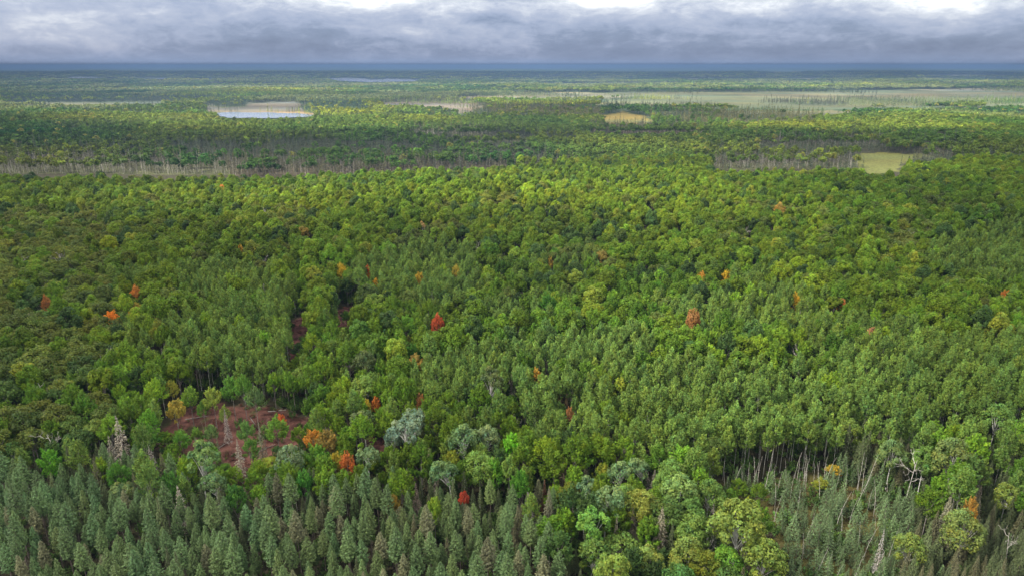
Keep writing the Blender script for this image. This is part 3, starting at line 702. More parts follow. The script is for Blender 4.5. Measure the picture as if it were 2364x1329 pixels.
def zone_near(u, v, x, y):
    """pick a kind for a spot whose canopy shows at u, v"""
    du = (fb1(x / 14., y / 14., 71) - .5) * 90; dv = (fb1(x / 14., y / 14., 72) - .5) * 40
    a, b = u + du, v + dv; q = rn.random()
    if inpoly(u + du * .2, v + dv * .3, P_PINE): return 'pine' if q < .94 else 'spruce'
    if inpoly(a, b, P_MIXL): return 'spruce' if q < .34 else 'young' if q < .58 else 'bigaspen' if q < .66 else 'pine' if q < .88 else 'deadspruce' if q < .92 else 'aspen'
    if inpoly(u, v, NBOG): return None
    if inpoly(u + du * .3, v + dv * .3, P_BIR): return 'birch' if q < .6 else 'young' if q < .8 else 'bigaspen' if q < .9 else 'spruce'
    if inpoly(a, b, P_SPR):
        if v < 1180: return 'spruce' if q < .58 else 'young' if q < .76 else 'birch' if q < .82 else 'aspen'
        return 'spruce' if q < .90 else 'birch' if q < .92 else 'young' if q < .95 else 'larch'
    for P in P_ASP:
        if inpoly(a, b, P): return 'aspen' if q < .93 else 'young' if q < .985 else 'oak'
    for P in P_OAKL:
        if inpoly(a, b, P): return 'oak' if q < .72 else 'young' if q < .85 else 'maple' if q < .985 else 'deadbroad'
    pn = fb1(x / 32., y / 32., 81)
    if b > 840: return 'young' if q < .74 else 'aspen' if q < .86 else 'bigaspen' if q < .9 else 'maple' if q < .95 else 'birch'
    if b > 600:
        if pn > .66: return 'aspen' if q < .8 else 'young'
        return 'maple' if q < .45 else 'young' if q < .90 else 'aspen' if q < .95 else 'oak'
    if pn > .68: return 'oak' if q < .7 else 'maple'
    return 'maple' if q < .92 else 'oak' if q < .985 else 'aspen' if q < .994 else 'deadbroad'

def place_near():
    cand = []
    for (y0, y1, n) in ((72, 215, 30000), (215, 330, 22000), (330, 640, 52000)):
        A = 0
        for _ in range(n):
            t = rn.random(); y = math.sqrt(y0 * y0 + t * (y1 * y1 - y0 * y0)); x = rn.uniform(-1, 1) * (y * .80 + 28)
            cand.append((x, y))
    cx = np.array([c[0] for c in cand]); cy = np.array([c[1] for c in cand]); cz = terrain(cx, cy)
    hcan = np.where(cy < 215, 9.0, 11.5)
    cu, cv = project(cx, cy, cz + hcan); gu, gv = project(cx, cy, cz)
    bad = inpoly(gu, gv, CLEARING) | inpoly(gu, gv, NBOG); 
    for hh in (5, 9, 13, 17):
        tu_, tv_ = project(cx, cy, cz + hh)
        for P in [p_[0] for p_ in SWAMPS] + [p_[0] for p_ in BOGS]: bad |= inpoly(tu_, tv_, P) & (cy > 505)
    for P in GAPS: bad |= inpoly(gu, gv, P)
    for P, c_ in BOGS: bad |= inpoly(gu, gv, P)
    # nothing may stand right in front of the open clearing
    for i in range(len(cand)):
        if bad[i]: continue
        x, y = cand[i]
        k = zone_near(cu[i], cv[i], x, y)
        if k is None: continue
        sc = rn.uniform(.86, 1.14)
        if k == 'pine': sc = rn.uniform(.72, 1.16)
        if k == 'maple' and cy[i] > 330: sc = rn.uniform(.60, .96)
        elif k == 'maple': sc = rn.uniform(.66, 1.0)
        if k in ('spruce', 'larch') and cy[i] < 200: sc = rn.uniform(.55, .95)
        rad = RAD[k] * sc * (1.0 if k != 'maple' else .95)
        if cy[i] > 330 and k in ('young', 'aspen'): rad *= 1.1
        if not free(x, y, rad): continue
        # keep the view onto the clearing and gaps: shorter trees just in front
        tu, tv = project(x, y, cz[i] + KIND[k]['h'] * sc * .95)
        hs = sc
        for P, lim in ((CLEARING, .62), (GAPS[0], .6), (GAPS[1], .6), (GAPS[2], .6), (NBOG, .55)):
            if inpoly(tu, tv + 8, P) or inpoly((tu + gu[i]) / 2, (tv + gv[i]) / 2, P):
                hs = min(hs, lim)
        if hs < sc:
            if rn.random() < .55: continue
            if k in ('aspen', 'bigaspen', 'maple', 'oak'): k = 'young'
            sc *= .72
            # the lower the screen tree, the more ground shows
        du_ = rad * FPX / math.sqrt(x * x + y * y + 6400); dd_ = math.hypot(x, y); skip = False
        for (su, sv, srad, shh, sdd) in SPB:
            if dd_ < sdd and abs(float(tu) - su) < du_ * .75 + srad * .6 and gv[i] > sv:
                lim_v = sv + shh * .55
                if tv < lim_v:
                    f_ = (gv[i] - lim_v) / (gv[i] - tv)
                    if f_ < .60: skip = True; break
                    hs = min(hs, sc * f_); tv = lim_v
        if skip: continue
        put(x, y, rad)
        trees.append([k, x, y, float(cz[i]), (sc, hs if hs < sc else (rn.uniform(.84, 1.08) if k == 'maple' else sc * rn.uniform(.92, 1.08))), rn.uniform(0, 6.28), tint_of(k, x, y, rn), None])
place_near()
# bog: tamaracks and bare poles
for _ in range(2600):
    u = rn.uniform(1600, 2120); v = rn.uniform(1090, 1400)
    if not inpoly(u, v, NBOG): continue
    x, y = unproject(u, v, 0)
    k = 'snag' if rn.random() < .22 else 'larch'
    sc = rn.uniform(.65, 1.05) if k == 'snag' else rn.uniform(.45, 1.0)
    if not free(x, y, .72 if k == 'larch' else .9): continue
    if k == 'snag' and rn.random() < .45: continue
    if k == 'larch' and fb1(x / 5., y / 5., 77) < .44: continue
    put(x, y, .72 if k == 'larch' else .9)
    trees.append([k, x, y, gz(x, y), (sc, sc), rn.uniform(0, 6.28), tint_of(k, x, y, rn), None])
for (key, x, y, sc, rot, t, lab) in specials: trees.append([key, x, y, gz(x, y), sc, rot, t, lab])
# snags standing in front of the aspen edge
for i in range(14):
    u = rn.uniform(1680, 1990); v = rn.uniform(1115, 1165); x, y = unproject(u, v, 0)
    trees.append(['snag', x, y, gz(x, y), (1.0, rn.uniform(.9, 1.25)), rn.uniform(0, 6.28), (1, 1, 1), None])
# undergrowth
shr = []; fern = []
for _ in range(9000):
    t = rn.random(); y = math.sqrt(85 ** 2 + t * (330 ** 2 - 85 ** 2)); x = rn.uniform(-1, 1) * (y * .8 + 20)
    u, v = project(x, y, 0)
    if inpoly(u, v, CLEARING) and rn.random() < .90: continue
    if inpoly(u, v, NBOG) and rn.random() < .25: continue
    if any(inpoly(u, v, P) for P in GAPS) and rn.random() < .8: continue
    shr.append((x, y))
for _ in range(1500):      # ferns and low brush of the clearing
    u = rn.uniform(340, 900); v = rn.uniform(700, 1125); x, y = unproject(u, v, 0)
    if (inpoly(u, v, CLEARING) or any(inpoly(u, v, P) for P in GAPS)) and fb1(x / 4., y / 4., 301) > .47: fern.append((x, y))
shx = np.array(shr); shz = terrain(shx[:, 0], shx[:, 1])
for (x, y), z_ in zip(shr, shz):
    s_ = rn.uniform(.5, 1.5); trees.append(['shrub', x, y, float(z_), (s_, s_), rn.uniform(0, 6.28), tint_of('shrub', x, y, rn), None])

for x, y in fern:
    s_ = rn.uniform(.18, .42); q = rn.random(); c_ = (.10, .045, .03) if q < .55 else (.13, .075, .045) if q < .8 else (.06, .08, .02)
    trees.append(['shrub', x, y, gz(x, y), (s_ * 1.3, s_), rn.uniform(0, 6.28), c_, None])
# ------------------------------------------------------------------ build: the 300 largest of each kind one by one, the rest as one object a kind
LM = [  # landmarks that can be found in the photograph
 (1182, 1030, 'the lime green maple'), (1011, 758, 'the scarlet maple'), (261, 745, 'the brightest orange maple'), (283, 1018, 'the largest bare grey spruce'),
 (530, 1000, 'the red-earth clearing'), (935, 1000, 'the white-stemmed aspens'), (1400, 1150, 'the white-forked aspen'), (1705, 1210, 'the domed yellow-green birch'),
 (1900, 1200, 'the bog of bare poles'), (2105, 1085, 'the twisted bare tree'), (2182, 1210, 'the tall ragged spruce'), (1525, 1245, 'the broad grey-brown spruce'),
 (30, 985, 'the bare white forked tree'), (95, 672, 'the tall white dead tree'), (1430, 892, 'the yellow-green domed maple'), (790, 636, 'the golden yellow maple'),
 (1943, 708, 'the salmon-coloured maple'), (2272, 615, 'the pink-brown conifer'), (1677, 645, 'the golden column maple'), (975, 528, 'the dry tan tree'),
 (686, 1168, 'the bare pale pole'), (962, 1160, 'the brown dead spruce'), (1840, 815, 'the silver-grey bare tree'), (378, 838, 'the pale grey spruce'),
 (1070, 1155, 'the low crimson maple'), (870, 1020, 'the dark earth gap'), (700, 780, 'the narrow earth gap'), (1300, 935, 'the brown twin spruces'),
 (0, 1329, 'the lower left corner'), (2364, 1329, 'the lower right corner'), (320, 1329, 'the bottom left edge'), (640, 1329, 'the bottom edge under the clearing'), (1000, 1329, 'the bottom edge below the aspens'), (1300, 1329, 'the bottom centre edge'),
 (2364, 1000, 'the right edge at mid height'), (2030, 1285, 'the small silvery dead spruce'), (1600, 1000, 'the dense aspen stand'), (2150, 900, 'the right aspen stand'), (2330, 700, 'the right edge'),
 (250, 370, 'the pale dead timber'), (1840, 380, 'the right dead timber'), (2040, 375, 'the yellow meadow'), (900, 385, 'the brown swamp timber'), (600, 268, 'the small pond')]
LMa = np.array([(a, b) for a, b, c in LM], float)
def dirword(dx, dy):
    a = math.degrees(math.atan2(-dy, dx)) % 360
    return ['right of', 'above right of', 'above', 'above left of', 'left of', 'below left of', 'below', 'below right of'][int((a + 22.5) // 45) % 8]
def colword(key, t):
    r, g, b = t
    if key in ('snag', 'deadbroad'): return 'pale bare'
    if key == 'deadspruce': return 'ashen'
    L_ = .3 * r + .6 * g + .1 * b
    if r > g * 1.15: return 'rusty orange' if r > .2 else 'brownish'
    if r > g * .93: return 'golden' if L_ > .15 else 'olive-brown'
    hue = 'yellow-green' if r > g * .66 else 'grey-green' if b > g * .38 else 'green'
    ref = {'maple': .1, 'young': .11, 'aspen': .125, 'pine': .105, 'oak': .09, 'birch': .13, 'spruce': .075}.get(key, .1)
    return ('light ' if L_ > ref * 1.15 else 'dark ' if L_ < ref * .85 else '') + hue
GROUPS = dict(maple='mature maples covering the hill', young='young maples of the mixed forest', aspen='aspens in dense stands', bigaspen='old aspens with open crowns',
              oak='oaks with dull rounded crowns', birch='birches of the lower right', pine='pines crowding the foreground', spruce='spruces among the other trees',
              larch='tamaracks growing in the bog', deadspruce='dead grey spruces', snag='bare standing poles', deadbroad='bare leafless trees', shrub='low shrubs under the trees')
STUFF = dict(maple=('maple_forest', 'maple crowns covering the hill and the distant forest'), young=('young_maple_forest', 'further young maples up the slope'), aspen=('aspen_forest', 'further grey-green aspens up the slope'),
             oak=('oak_forest', 'further dull green oaks up the slope'), spruce=('spruce_forest', 'conifers of the distant plantations and swamps'), snag=('dead_timber', 'pale dead timber standing in the distant swamps'),
             birch=('birch_forest', 'further birches'), pine=('pine_forest', 'further pines'), shrub=('undergrowth', 'low shrubs on the forest floor'), bigaspen=('old_aspen_forest', 'further old aspens'),
             larch=('tamarack_forest', 'further tamaracks'), deadspruce=('dead_spruce_forest', 'further dead spruces'), deadbroad=('bare_forest', 'further bare trees'))
coll = C.collection
T_ = {}
for t in trees: T_.setdefault(t[0], []).append(t)

def label_all(items, key):
    base = {}
    for it in items:
        if it['lab']: it['label'] = it['lab']; continue
        d = np.hypot((LMa[:, 0] - it['u']), (LMa[:, 1] - it['v']) * 1.2); j = int(np.argmin(d))
        near = 'just ' if d[j] < 60 else ''
        nm = KIND[key]['cat'] if key not in ('young', 'bigaspen') else {'young': 'young maple', 'bigaspen': 'old aspen'}[key]
        if nm.startswith('dead tree'): nm = 'dead tree' if key != 'snag' else 'pole'
        sz = ('tall' if it['sc'] > 1.04 else 'small' if it['sc'] < .92 else '')
        dw = dirword(it['u'] - LM[j][0], it['v'] - LM[j][1])
        if LM[j][2].endswith('corner') or 'edge' in LM[j][2]:
            dw = 'beside' if d[j] < 60 else 'near' if d[j] < 150 else 'some way in from'; near = ''
        core = ' '.join(x for x in (sz, it['col'], nm) if x); rest = near + dw + ' ' + LM[j][2]
        if len(core.replace('-', ' ').split()) > 5: core = core.replace('light ', '').replace('dark ', '').replace(' tree', '')
        base.setdefault((core, rest), []).append(it)
    ORD = ['leftmost', 'second from left', 'third from left', 'fourth from left', 'fifth from left', 'sixth from left', 'seventh from left', 'eighth from left', 'ninth from left', 'tenth from left', 'eleventh from left', 'twelfth from left', 'thirteenth from left', 'fourteenth from left', 'fifteenth from left', 'sixteenth from left', 'seventeenth from left']
    for (core, rest), L_ in base.items():
        if len(L_) == 1: L_[0]['label'] = core + ' ' + rest; continue
        L_.sort(key=lambda q: q['u'])
        for i, q in enumerate(L_):
            q['label'] = ((ORD[i] if i < len(ORD) - 1 else 'rightmost') + ' ' + core + ' ' + rest) if i != len(L_) - 1 else 'rightmost ' + core + ' ' + rest

def build_kind(key, lst, extra):
    K = KIND[key]; items = []
    for t in lst:
        u, v = project(t[1], t[2], t[3] + K['h'] * t[4][1] * .75)
        dist = math.sqrt(t[1] ** 2 + t[2] ** 2 + (CAM_Z - t[3]) ** 2); vis = -15 < u < 2379 and 140 < v < 1360
        items.append(dict(t=t, u=float(u), v=float(v), size=K['h'] * t[4][1] / dist * (1 if vis else 0) + (10 if t[7] else 0), vis=vis, sc=t[4][1], col=colword(key, t[6]), lab=t[7]))
    items.sort(key=lambda q: -q['size'])
    ind = [q for q in items[:300] if q['vis']] if key != 'shrub' else []
    ids = set(id(q) for q in ind)
    rest = [q for q in items if id(q) not in ids]
    if key not in ('shrub',) and extra is None and len(ind) < 300: rest = []     # the few outside the frame can be left out unless they are margin
    label_all(ind, key)
    for q in ind:
        t = q['t']; vi = rn.randrange(NV[key])
        o = bpy.data.objects.new(K['name'], None); o.empty_display_size = .5; coll.objects.link(o)
        o.location = (t[1], t[2], t[3]); o.rotation_euler = (0, 0, t[5]); o.scale = (t[4][0], t[4][0], t[4][1])
        o['label'] = q['label']; o['category'] = K['cat']; o['group'] = GROUPS[key]
        for nm, me in K['parts'][vi]:
            c = bpy.data.objects.new(nm, me); coll.objects.link(c); c.parent = o; c['tint'] = t[6]
    pts = [(q['t'][1], q['t'][2], q['t'][3], q['t'][4][0], q['t'][4][1], q['t'][5], *q['t'][6], rn.randrange(NV[key])) for q in rest]
    if not pts and extra is None: return len(ind), 0
    pts = np.array(pts, float).reshape(-1, 10)
    protos = list(K['protos'])
    if extra is not None:
        e1, e2 = extra
        if len(e1): e1 = e1.copy(); e1[:, 9] = len(protos) + e1[:, 9]; pts = np.vstack((pts, e1))
        protos2 = protos + K['far']
        if len(e2): e2 = e2.copy(); e2[:, 9] = len(protos2) + e2[:, 9]; pts = np.vstack((pts, e2))
        protos = protos2 + K['far2']
    scatter(STUFF[key][0], STUFF[key][1], pts, protos)
    return len(ind), len(pts)

def scatter(name, label, pts, protos):
    me = bpy.data.meshes.new(name); n = len(pts)
    me.vertices.add(n); me.vertices.foreach_set('co', pts[:, :3].astype(np.float32).ravel())
    def at(nm, ty, fld, arr): a = me.attributes.new(nm, ty, 'POINT'); a.data.foreach_set(fld, arr.ravel())
    at('sc', 'FLOAT_VECTOR', 'vector', np.stack((pts[:, 3], pts[:, 3], pts[:, 4]), 1).astype(np.float32))
    at('rot', 'FLOAT_VECTOR', 'vector', np.stack((pts[:, 5] * 0, pts[:, 5] * 0, pts[:, 5]), 1).astype(np.float32))
    at('tint', 'FLOAT_COLOR', 'color', np.concatenate((pts[:, 6:9], np.ones((n, 1))), 1).astype(np.float32))
    at('var', 'INT', 'value', pts[:, 9].astype(np.int32))
    o = bpy.data.objects.new(name, me); coll.objects.link(o); o['kind'] = 'stuff'; o['label'] = label
    ng = bpy.data.node_groups.new(name + '_scatter', 'GeometryNodeTree')
    ng.interface.new_socket('Geometry', in_out='INPUT', socket_type='NodeSocketGeometry'); ng.interface.new_socket('Geometry', in_out='OUTPUT', socket_type='NodeSocketGeometry')
    n_ = ng.nodes; l_ = ng.links; gi = n_.new('NodeGroupInput'); go = n_.new('NodeGroupOutput'); jn = n_.new('GeometryNodeJoinGeometry')
    def attr(nm, ty):
        a = n_.new('GeometryNodeInputNamedAttribute'); a.data_type = ty; a.inputs[0].default_value = nm; return a.outputs[0]
    sc = attr('sc', 'FLOAT_VECTOR'); ro = attr('rot', 'FLOAT_VECTOR'); va = attr('var', 'INT')
    er = n_.new('FunctionNodeEulerToRotation'); l_.new(ro, er.inputs[0])
    for i, pm in enumerate(protos):
        if not (pts[:, 9] == i).any(): continue
        po = bpy.data.objects.new(pm.name, pm)
        oi = n_.new('GeometryNodeObjectInfo'); oi.inputs['Object'].default_value = po; oi.inputs['As Instance'].default_value = True
        cp = n_.new('FunctionNodeCompare'); cp.data_type = 'INT'; cp.operation = 'EQUAL'; l_.new(va, cp.inputs[2]); cp.inputs[3].default_value = i
        ip = n_.new('GeometryNodeInstanceOnPoints'); l_.new(gi.outputs[0], ip.inputs['Points']); l_.new(cp.outputs[0], ip.inputs['Selection'])
        l_.new(oi.outputs['Geometry'], ip.inputs['Instance']); l_.new(er.outputs[0], ip.inputs['Rotation']); l_.new(sc, ip.inputs['Scale'])
        l_.new(ip.outputs[0], jn.inputs[0])
    l_.new(jn.outputs[0], go.inputs[0]); md = o.modifiers.new('scatter', 'NODES'); md.node_group = ng
    return o

# ------------------------------------------------------------------ the wider forest (600 m out to 10 km)
def wide(y0, y1, sp, yfac=1.0):
    rows = []; y = y0
    while y < y1:
        s = sp * (1 + 0 * y); hw = y * .80 + 40; n = int(2 * hw / s)
        xs = -hw + (np.arange(n) + .5) * s + rs.uniform(-.45, .45, n) * s
        rows.append(np.stack((xs, y + rs.uniform(-.45, .45, n) * s), 1)); y += s * yfac
    return np.concatenate(rows)
def wide_kind(A):
    x, y = A[:, 0], A[:, 1]; zt = terrain(x, y); gu, gv = project(x, y, zt * 0)
    ww = (fbm(x / 22, y / 22, 93) - .5) * 55 * np.clip(1100 / y, .2, 1)
    wu = (fbm(x / 90, y / 90, 91) - .5) * 40; wv = (fbm(x / 110, y / 110, 92) - .5) * 9 * np.clip(1400 / y, .15, 1)
    kind = np.zeros(len(x), int)                     # 0 broadleaf, 1 conifer, 2 dead, -1 none
    n = len(x); col = np.tile(np.array((.078, .118, .014)), (n, 1)); r = rs.uniform(size=n)
    p = fbm(x / 150, y / 150, 101); p2 = fbm(x / 420, y / 380, 102)
    yel = (p - .5) * 1.6 + (p2 - .5) * 1.2
    col = col * np.exp(rs.normal(size=n) * .24 + (p2 - .5) * 1.3 + .05)[:, None] * np.stack((1 + yel * .9, 1 + yel * .3, 1 - yel * .2), 1)
    band = fbm(x / 420, y / 210, 104, 4) > .53
    fw = (y > 4700) & (r < .75); kind[fw & (kind == 0)] = 1; col[fw] = np.array((.030, .052, .034)) * np.exp(rs.normal(size=fw.sum()) * .2)[:, None]; keepc = fw  # cloud shade and blue haze painted into the far trees' colour, as dark conifers
    sg = (~fw) * sstep(.50, .60, fbm(x / 300, y / 260, 140, 3)) * sstep(900, 1700, y); col = col * (1 - sg[:, None] * .8) + np.array((.155, .185, .075)) * (sg * .8)[:, None]
    yy = rs.uniform(size=n) < .03; col[yy] = np.array((.16, .17, .03))
    cf = (fbm(x / 130, y / 130, 103) > .60) & (r < .7) | (r < .04); kind[cf] = 1
    for P, c_ in CONIF:
        m = inpoly(gu + wu * 1.5, gv + wv * 1.3, P) & (r > .12); kind[m] = 1; col[m] = np.array(c_) * np.exp(rs.normal(size=m.sum()) * .15)[:, None]
    m = (kind == 1) & cf; m = m & ~fw; col[m] = np.array((.042, .060, .030)) * np.exp(rs.normal(size=m.sum()) * .2)[:, None]
    # far left mid-distance: darker, bluer forest
    global SWM
    SWM = np.zeros(n, bool)
    for P, t in SWAMPS:
        m = inpoly(gu + wu * .5, gv + wv * .5 * (y > 700), P); SWM |= m
        if t == 0: kind[m & (r < .50)] = 2; kind[m & (r >= .50) & (r < .80)] = 1; kind[m & (r >= .90)] = -1
        else: kind[m & (r < .34)] = 2; kind[m & (r >= .34) & (r < .88)] = 1
        mm = m & (kind == 1); col[mm] = np.array((.070, .070, .034)) * np.exp(rs.normal(size=mm.sum()) * .25)[:, None]
    for P, c_ in BOGS:
        m = inpoly(gu + wu * 1.2 + ww, gv + wv * 1.1 + ww * .22 * np.clip(1100 / y, .1, 1), P)
        hs_ = np.where(y > 2500, 1.0, 0); 
        sparse = (band & (r < .85)) | (r < .03)
        keep = m & sparse; kind[m & ~keep] = -1; kind[keep & (r < .02)] = 2; kind[keep & (r >= .02)] = 1
        if c_[2] < .06 : kind[m & (r < .86)] = -1
    for P in LAKES:
        for s in (-1.2, 0, 1.2): kind[inpoly(gu, gv + s * np.clip(1600 / y, .5, 1), P) | inpoly(gu + s * 8, gv, P)] = -1
    # open water and open bog lie in front of the woods: the nearer shore is low
    tu, tv = project(x, y, zt + 13); mu_, mv_ = project(x, y, zt + 6)
    for P in LAKES: kind[inpoly(tu, tv, P) | inpoly(mu_, mv_, P) | inpoly(tu, tv - .8, P) | inpoly(tu, tv + .7, P)] = -1
    for P in [b[0] for b in BOGS]:
        kind[(inpoly(tu + wu, tv + wv * .8, P) | inpoly(mu_ + wu, mv_ + wv * .8, P)) & ((kind == 0) | (r < .5)) & ~(band & (y > 1500) & (r > .25))] = -1
    for P, t in SWAMPS:
        base = inpoly(gu, gv, P); kind[(inpoly(tu, tv + 2, P) | inpoly(mu_, mv_, P)) & ~base & (kind == 0) & (y < 1000)] = -1
    return kind, col, zt
def rows_for(A, kind, col, zt, k, ns, nv, sxy, sz_):
    m = kind == k; n = m.sum()
    s = rs.uniform(.82, 1.18, n); h = s * rs.uniform(.85, 1.15, n)
    c = col[m] if k != 2 else np.ones((n, 3)) * .8
    h = h * (np.exp(rs.normal(size=n) * .28) if k else 1)
    return np.concatenate((A[m], zt[m][:, None] - .3, (s * sxy)[:, None], (h * sz_)[:, None], rs.uniform(0, 6.28, n)[:, None], np.clip(c, .005, .9), rs.randint(0, nv, n)[:, None]), 1)
def pack(k, nm):
    e1 = np.zeros((0, 10)); e2 = np.zeros((0, 10))
    e1 = rows_for(A1, k1, c1, z1, k, 0, len(KIND[nm]['far']), 1.0, .86)
    e2 = rows_for(A2, k2, c2, z2, k, 0, len(KIND[nm]['far2']), 1.0, .86)
    e3 = rows_for(A3, k3, c3, z3, k, 0, len(KIND[nm]['far2']), 2.2 if k != 2 else 1.2, .95)
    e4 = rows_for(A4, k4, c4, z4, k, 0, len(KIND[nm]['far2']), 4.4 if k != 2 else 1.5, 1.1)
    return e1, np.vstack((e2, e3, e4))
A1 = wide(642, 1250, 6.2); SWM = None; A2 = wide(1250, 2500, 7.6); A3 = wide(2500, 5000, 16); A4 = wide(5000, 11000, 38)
# the swamps stand closer together
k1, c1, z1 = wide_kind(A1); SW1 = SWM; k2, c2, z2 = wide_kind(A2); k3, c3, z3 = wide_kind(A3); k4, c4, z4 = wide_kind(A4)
A1b = wide(540, 1250, 4.2); kb, cb, zb = wide_kind(A1b); mb = SWM & (kb >= 0); SWb = True
msk = ~SW1
A1 = np.vstack((A1[msk], A1b[mb]))
c1 = np.vstack((c1[msk], cb[mb])); z1 = np.concatenate((z1[msk], zb[mb])); k1 = np.concatenate((k1[msk], kb[mb]))
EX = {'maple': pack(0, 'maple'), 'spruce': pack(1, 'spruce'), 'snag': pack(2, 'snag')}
for key in KIND:
    a, b = build_kind(key, T_.get(key, []), EX.get(key)); print('KIND', key, 'single', a, 'stuff', b)

# ------------------------------------------------------------------ ground
def struct(o): o['kind'] = 'structure'; return o
ys = [-250, -150, -60, 0, 40, 70]
y = 85.0
while y < 46000:
    ys.append(y); y += max(2.2, y * .0125)
ys = np.array(ys); nc = 420
ss = np.linspace(-1, 1, nc)
X = ss[None, :] * (np.maximum(ys, 0)[:, None] * 1.05 + 160); Y = np.repeat(ys[:, None], nc, 1)
Z = terrain(X, Y)
gu, gv = project(X, Y, 0 * X)
col = np.zeros(X.shape + (3,)); col[...] = (.030, .028, .014)
nn = fbm(X / 6, Y / 6, 111)
farw = sstep(600, 1500, Y)[..., None]; col = col * (1 - farw) + np.array((.028, .048, .018)) * farw
far3 = sstep(8000, 12000, Y)[..., None]; ff = fbm(X / 900, Y / 500, 112, 4)[..., None]; col = col * (1 - far3) + np.array((.045, .075, .03)) * (.45 + 1.1 * ff) * far3
typ = np.zeros(X.shape)
wob = (fbm(X / 5, Y / 5, 113) - .5) * 26
def paint(P, c_, ty, wb=1.0):
    m = inpoly(gu + wob * wb, gv + wob * wb * .5, P) & (Y > 0); col[m] = c_; typ[m] = ty
bww = (fbm(X / 22, Y / 22, 93) - .5) * 55 * np.clip(1100 / np.maximum(Y, 60), .2, 1); bwu = (fbm(X / 90, Y / 90, 91) - .5) * 40 * 1.2 + bww; bwv = (fbm(X / 110, Y / 110, 92) - .5) * 9 * np.clip(1400 / np.maximum(Y, 60), .15, 1) * 1.1 + bww * .22 * np.clip(1100 / np.maximum(Y, 60), .1, 1)
for P, c_ in BOGS:
    m = inpoly(gu + bwu, gv + bwv, P) & (Y > 0); v_ = (.3 + 1.4 * fbm(X / 160, Y / 120, 114, 4)) * .50; hq_ = (fbm(X / 200, Y / 90, 115, 3) - .5); col[m] = np.array(c_) * v_[m][:, None] * np.stack((1 + hq_[m] * .7, 1 + hq_[m] * .1, 1 - hq_[m] * .6), 1); typ[m] = .2
for P, t in SWAMPS:
    m = inpoly(gu, gv, P) & (Y > 0); v_ = .75 + .5 * fbm(X / 20, Y / 20, 116); m &= typ == 0; col[m] = np.array((.055, .060, .026) if t == 0 else (.07, .06, .035)) * v_[m][:, None]
paint(CLEARING, (.082, .038, .029), 1); paint(NBOG, (.12, .095, .018), .6, .6)
m = typ == .6; v_ = fbm(X / 2.5, Y / 2.5, 117); col[m] = (np.array((.030, .018, .010)) * (1 - v_[m][:, None]) + np.array((.085, .085, .022)) * v_[m][:, None])
m = typ == 1; v_ = fbm(X / 3.2, Y / 3.2, 118, 4); v2_ = fbm(X / 9, Y / 9, 119, 3); col[m] = col[m] * (.45 + 1.0 * v_[m])[:, None]; m2 = m & (v2_ > .70); col[m2] = np.array((.045, .048, .016)) * (.6 + .8 * v_[m2])[:, None]
for P in GAPS: paint(P, (.065, .030, .024), 1, .3)
me = bpy.data.meshes.new('ground'); nr = len(ys)
V = np.stack((X, Y, Z), -1).reshape(-1, 3).astype(np.float32); idx = np.arange(nr * nc).reshape(nr, nc)
F = np.stack((idx[:-1, :-1], idx[:-1, 1:], idx[1:, 1:], idx[1:, :-1]), -1).reshape(-1, 4).astype(np.int32)
def fast_mesh(me, V, F):
    me.vertices.add(len(V)); me.vertices.foreach_set('co', V.astype(np.float32).ravel()); me.loops.add(len(F) * 4); me.loops.foreach_set('vertex_index', F.astype(np.int32).ravel())
    me.polygons.add(len(F)); me.polygons.foreach_set('loop_start', np.arange(len(F), dtype=np.int32) * 4); me.polygons.foreach_set('loop_total', np.full(len(F), 4, np.int32)); me.update()
fast_mesh(me, V, F); me.polygons.foreach_set('use_smooth', np.ones(len(F), bool))
ca = me.color_attributes.new('soil', 'FLOAT_COLOR', 'POINT'); ca.data.foreach_set('color', np.concatenate((col.reshape(-1, 3), np.ones((nr * nc, 1))), 1).astype(np.float32).ravel())
gm, t = new_mat('soil_and_moss'); n = t.nodes; l = t.links
o = n.new('ShaderNodeOutputMaterial'); p = n.new('ShaderNodeBsdfPrincipled'); p.inputs['Roughness'].default_value = .95; p.inputs['Specular IOR Level'].default_value = .1
a = n.new('ShaderNodeAttribute'); a.attribute_name = 'soil'; g = n.new('ShaderNodeNewGeometry')
n1_ = n.new('ShaderNodeTexNoise'); n1_.inputs['Scale'].default_value = .35; n1_.inputs['Detail'].default_value = 8; n1_.inputs['Roughness'].default_value = .7; l.new(g.outputs['Position'], n1_.inputs[0])
r = n.new('ShaderNodeValToRGB'); r.color_ramp.elements[0].position = .33; r.color_ramp.elements[0].color = (.45, .42, .42, 1); r.color_ramp.elements[1].position = .68; r.color_ramp.elements[1].color = (1.5, 1.45, 1.4, 1)
l.new(n1_.outputs[0], r.inputs[0]); mu = n.new('ShaderNodeMix'); mu.data_type = 'RGBA'; mu.blend_type = 'MULTIPLY'; mu.inputs[0].default_value = 1
l.new(a.outputs['Color'], mu.inputs[6]); l.new(r.outputs[0], mu.inputs[7]); l.new(mu.outputs[2], p.inputs['Base Color'])
bp = n.new('ShaderNodeBump'); bp.inputs['Strength'].default_value = .7; bp.inputs['Distance'].default_value = .5; l.new(n1_.outputs[0], bp.inputs['Height']); l.new(bp.outputs[0], p.inputs['Normal'])
l.new(p.outputs[0], o.inputs[0]); me.materials.append(gm)
go_ = struct(bpy.data.objects.new('ground', me)); coll.objects.link(go_)

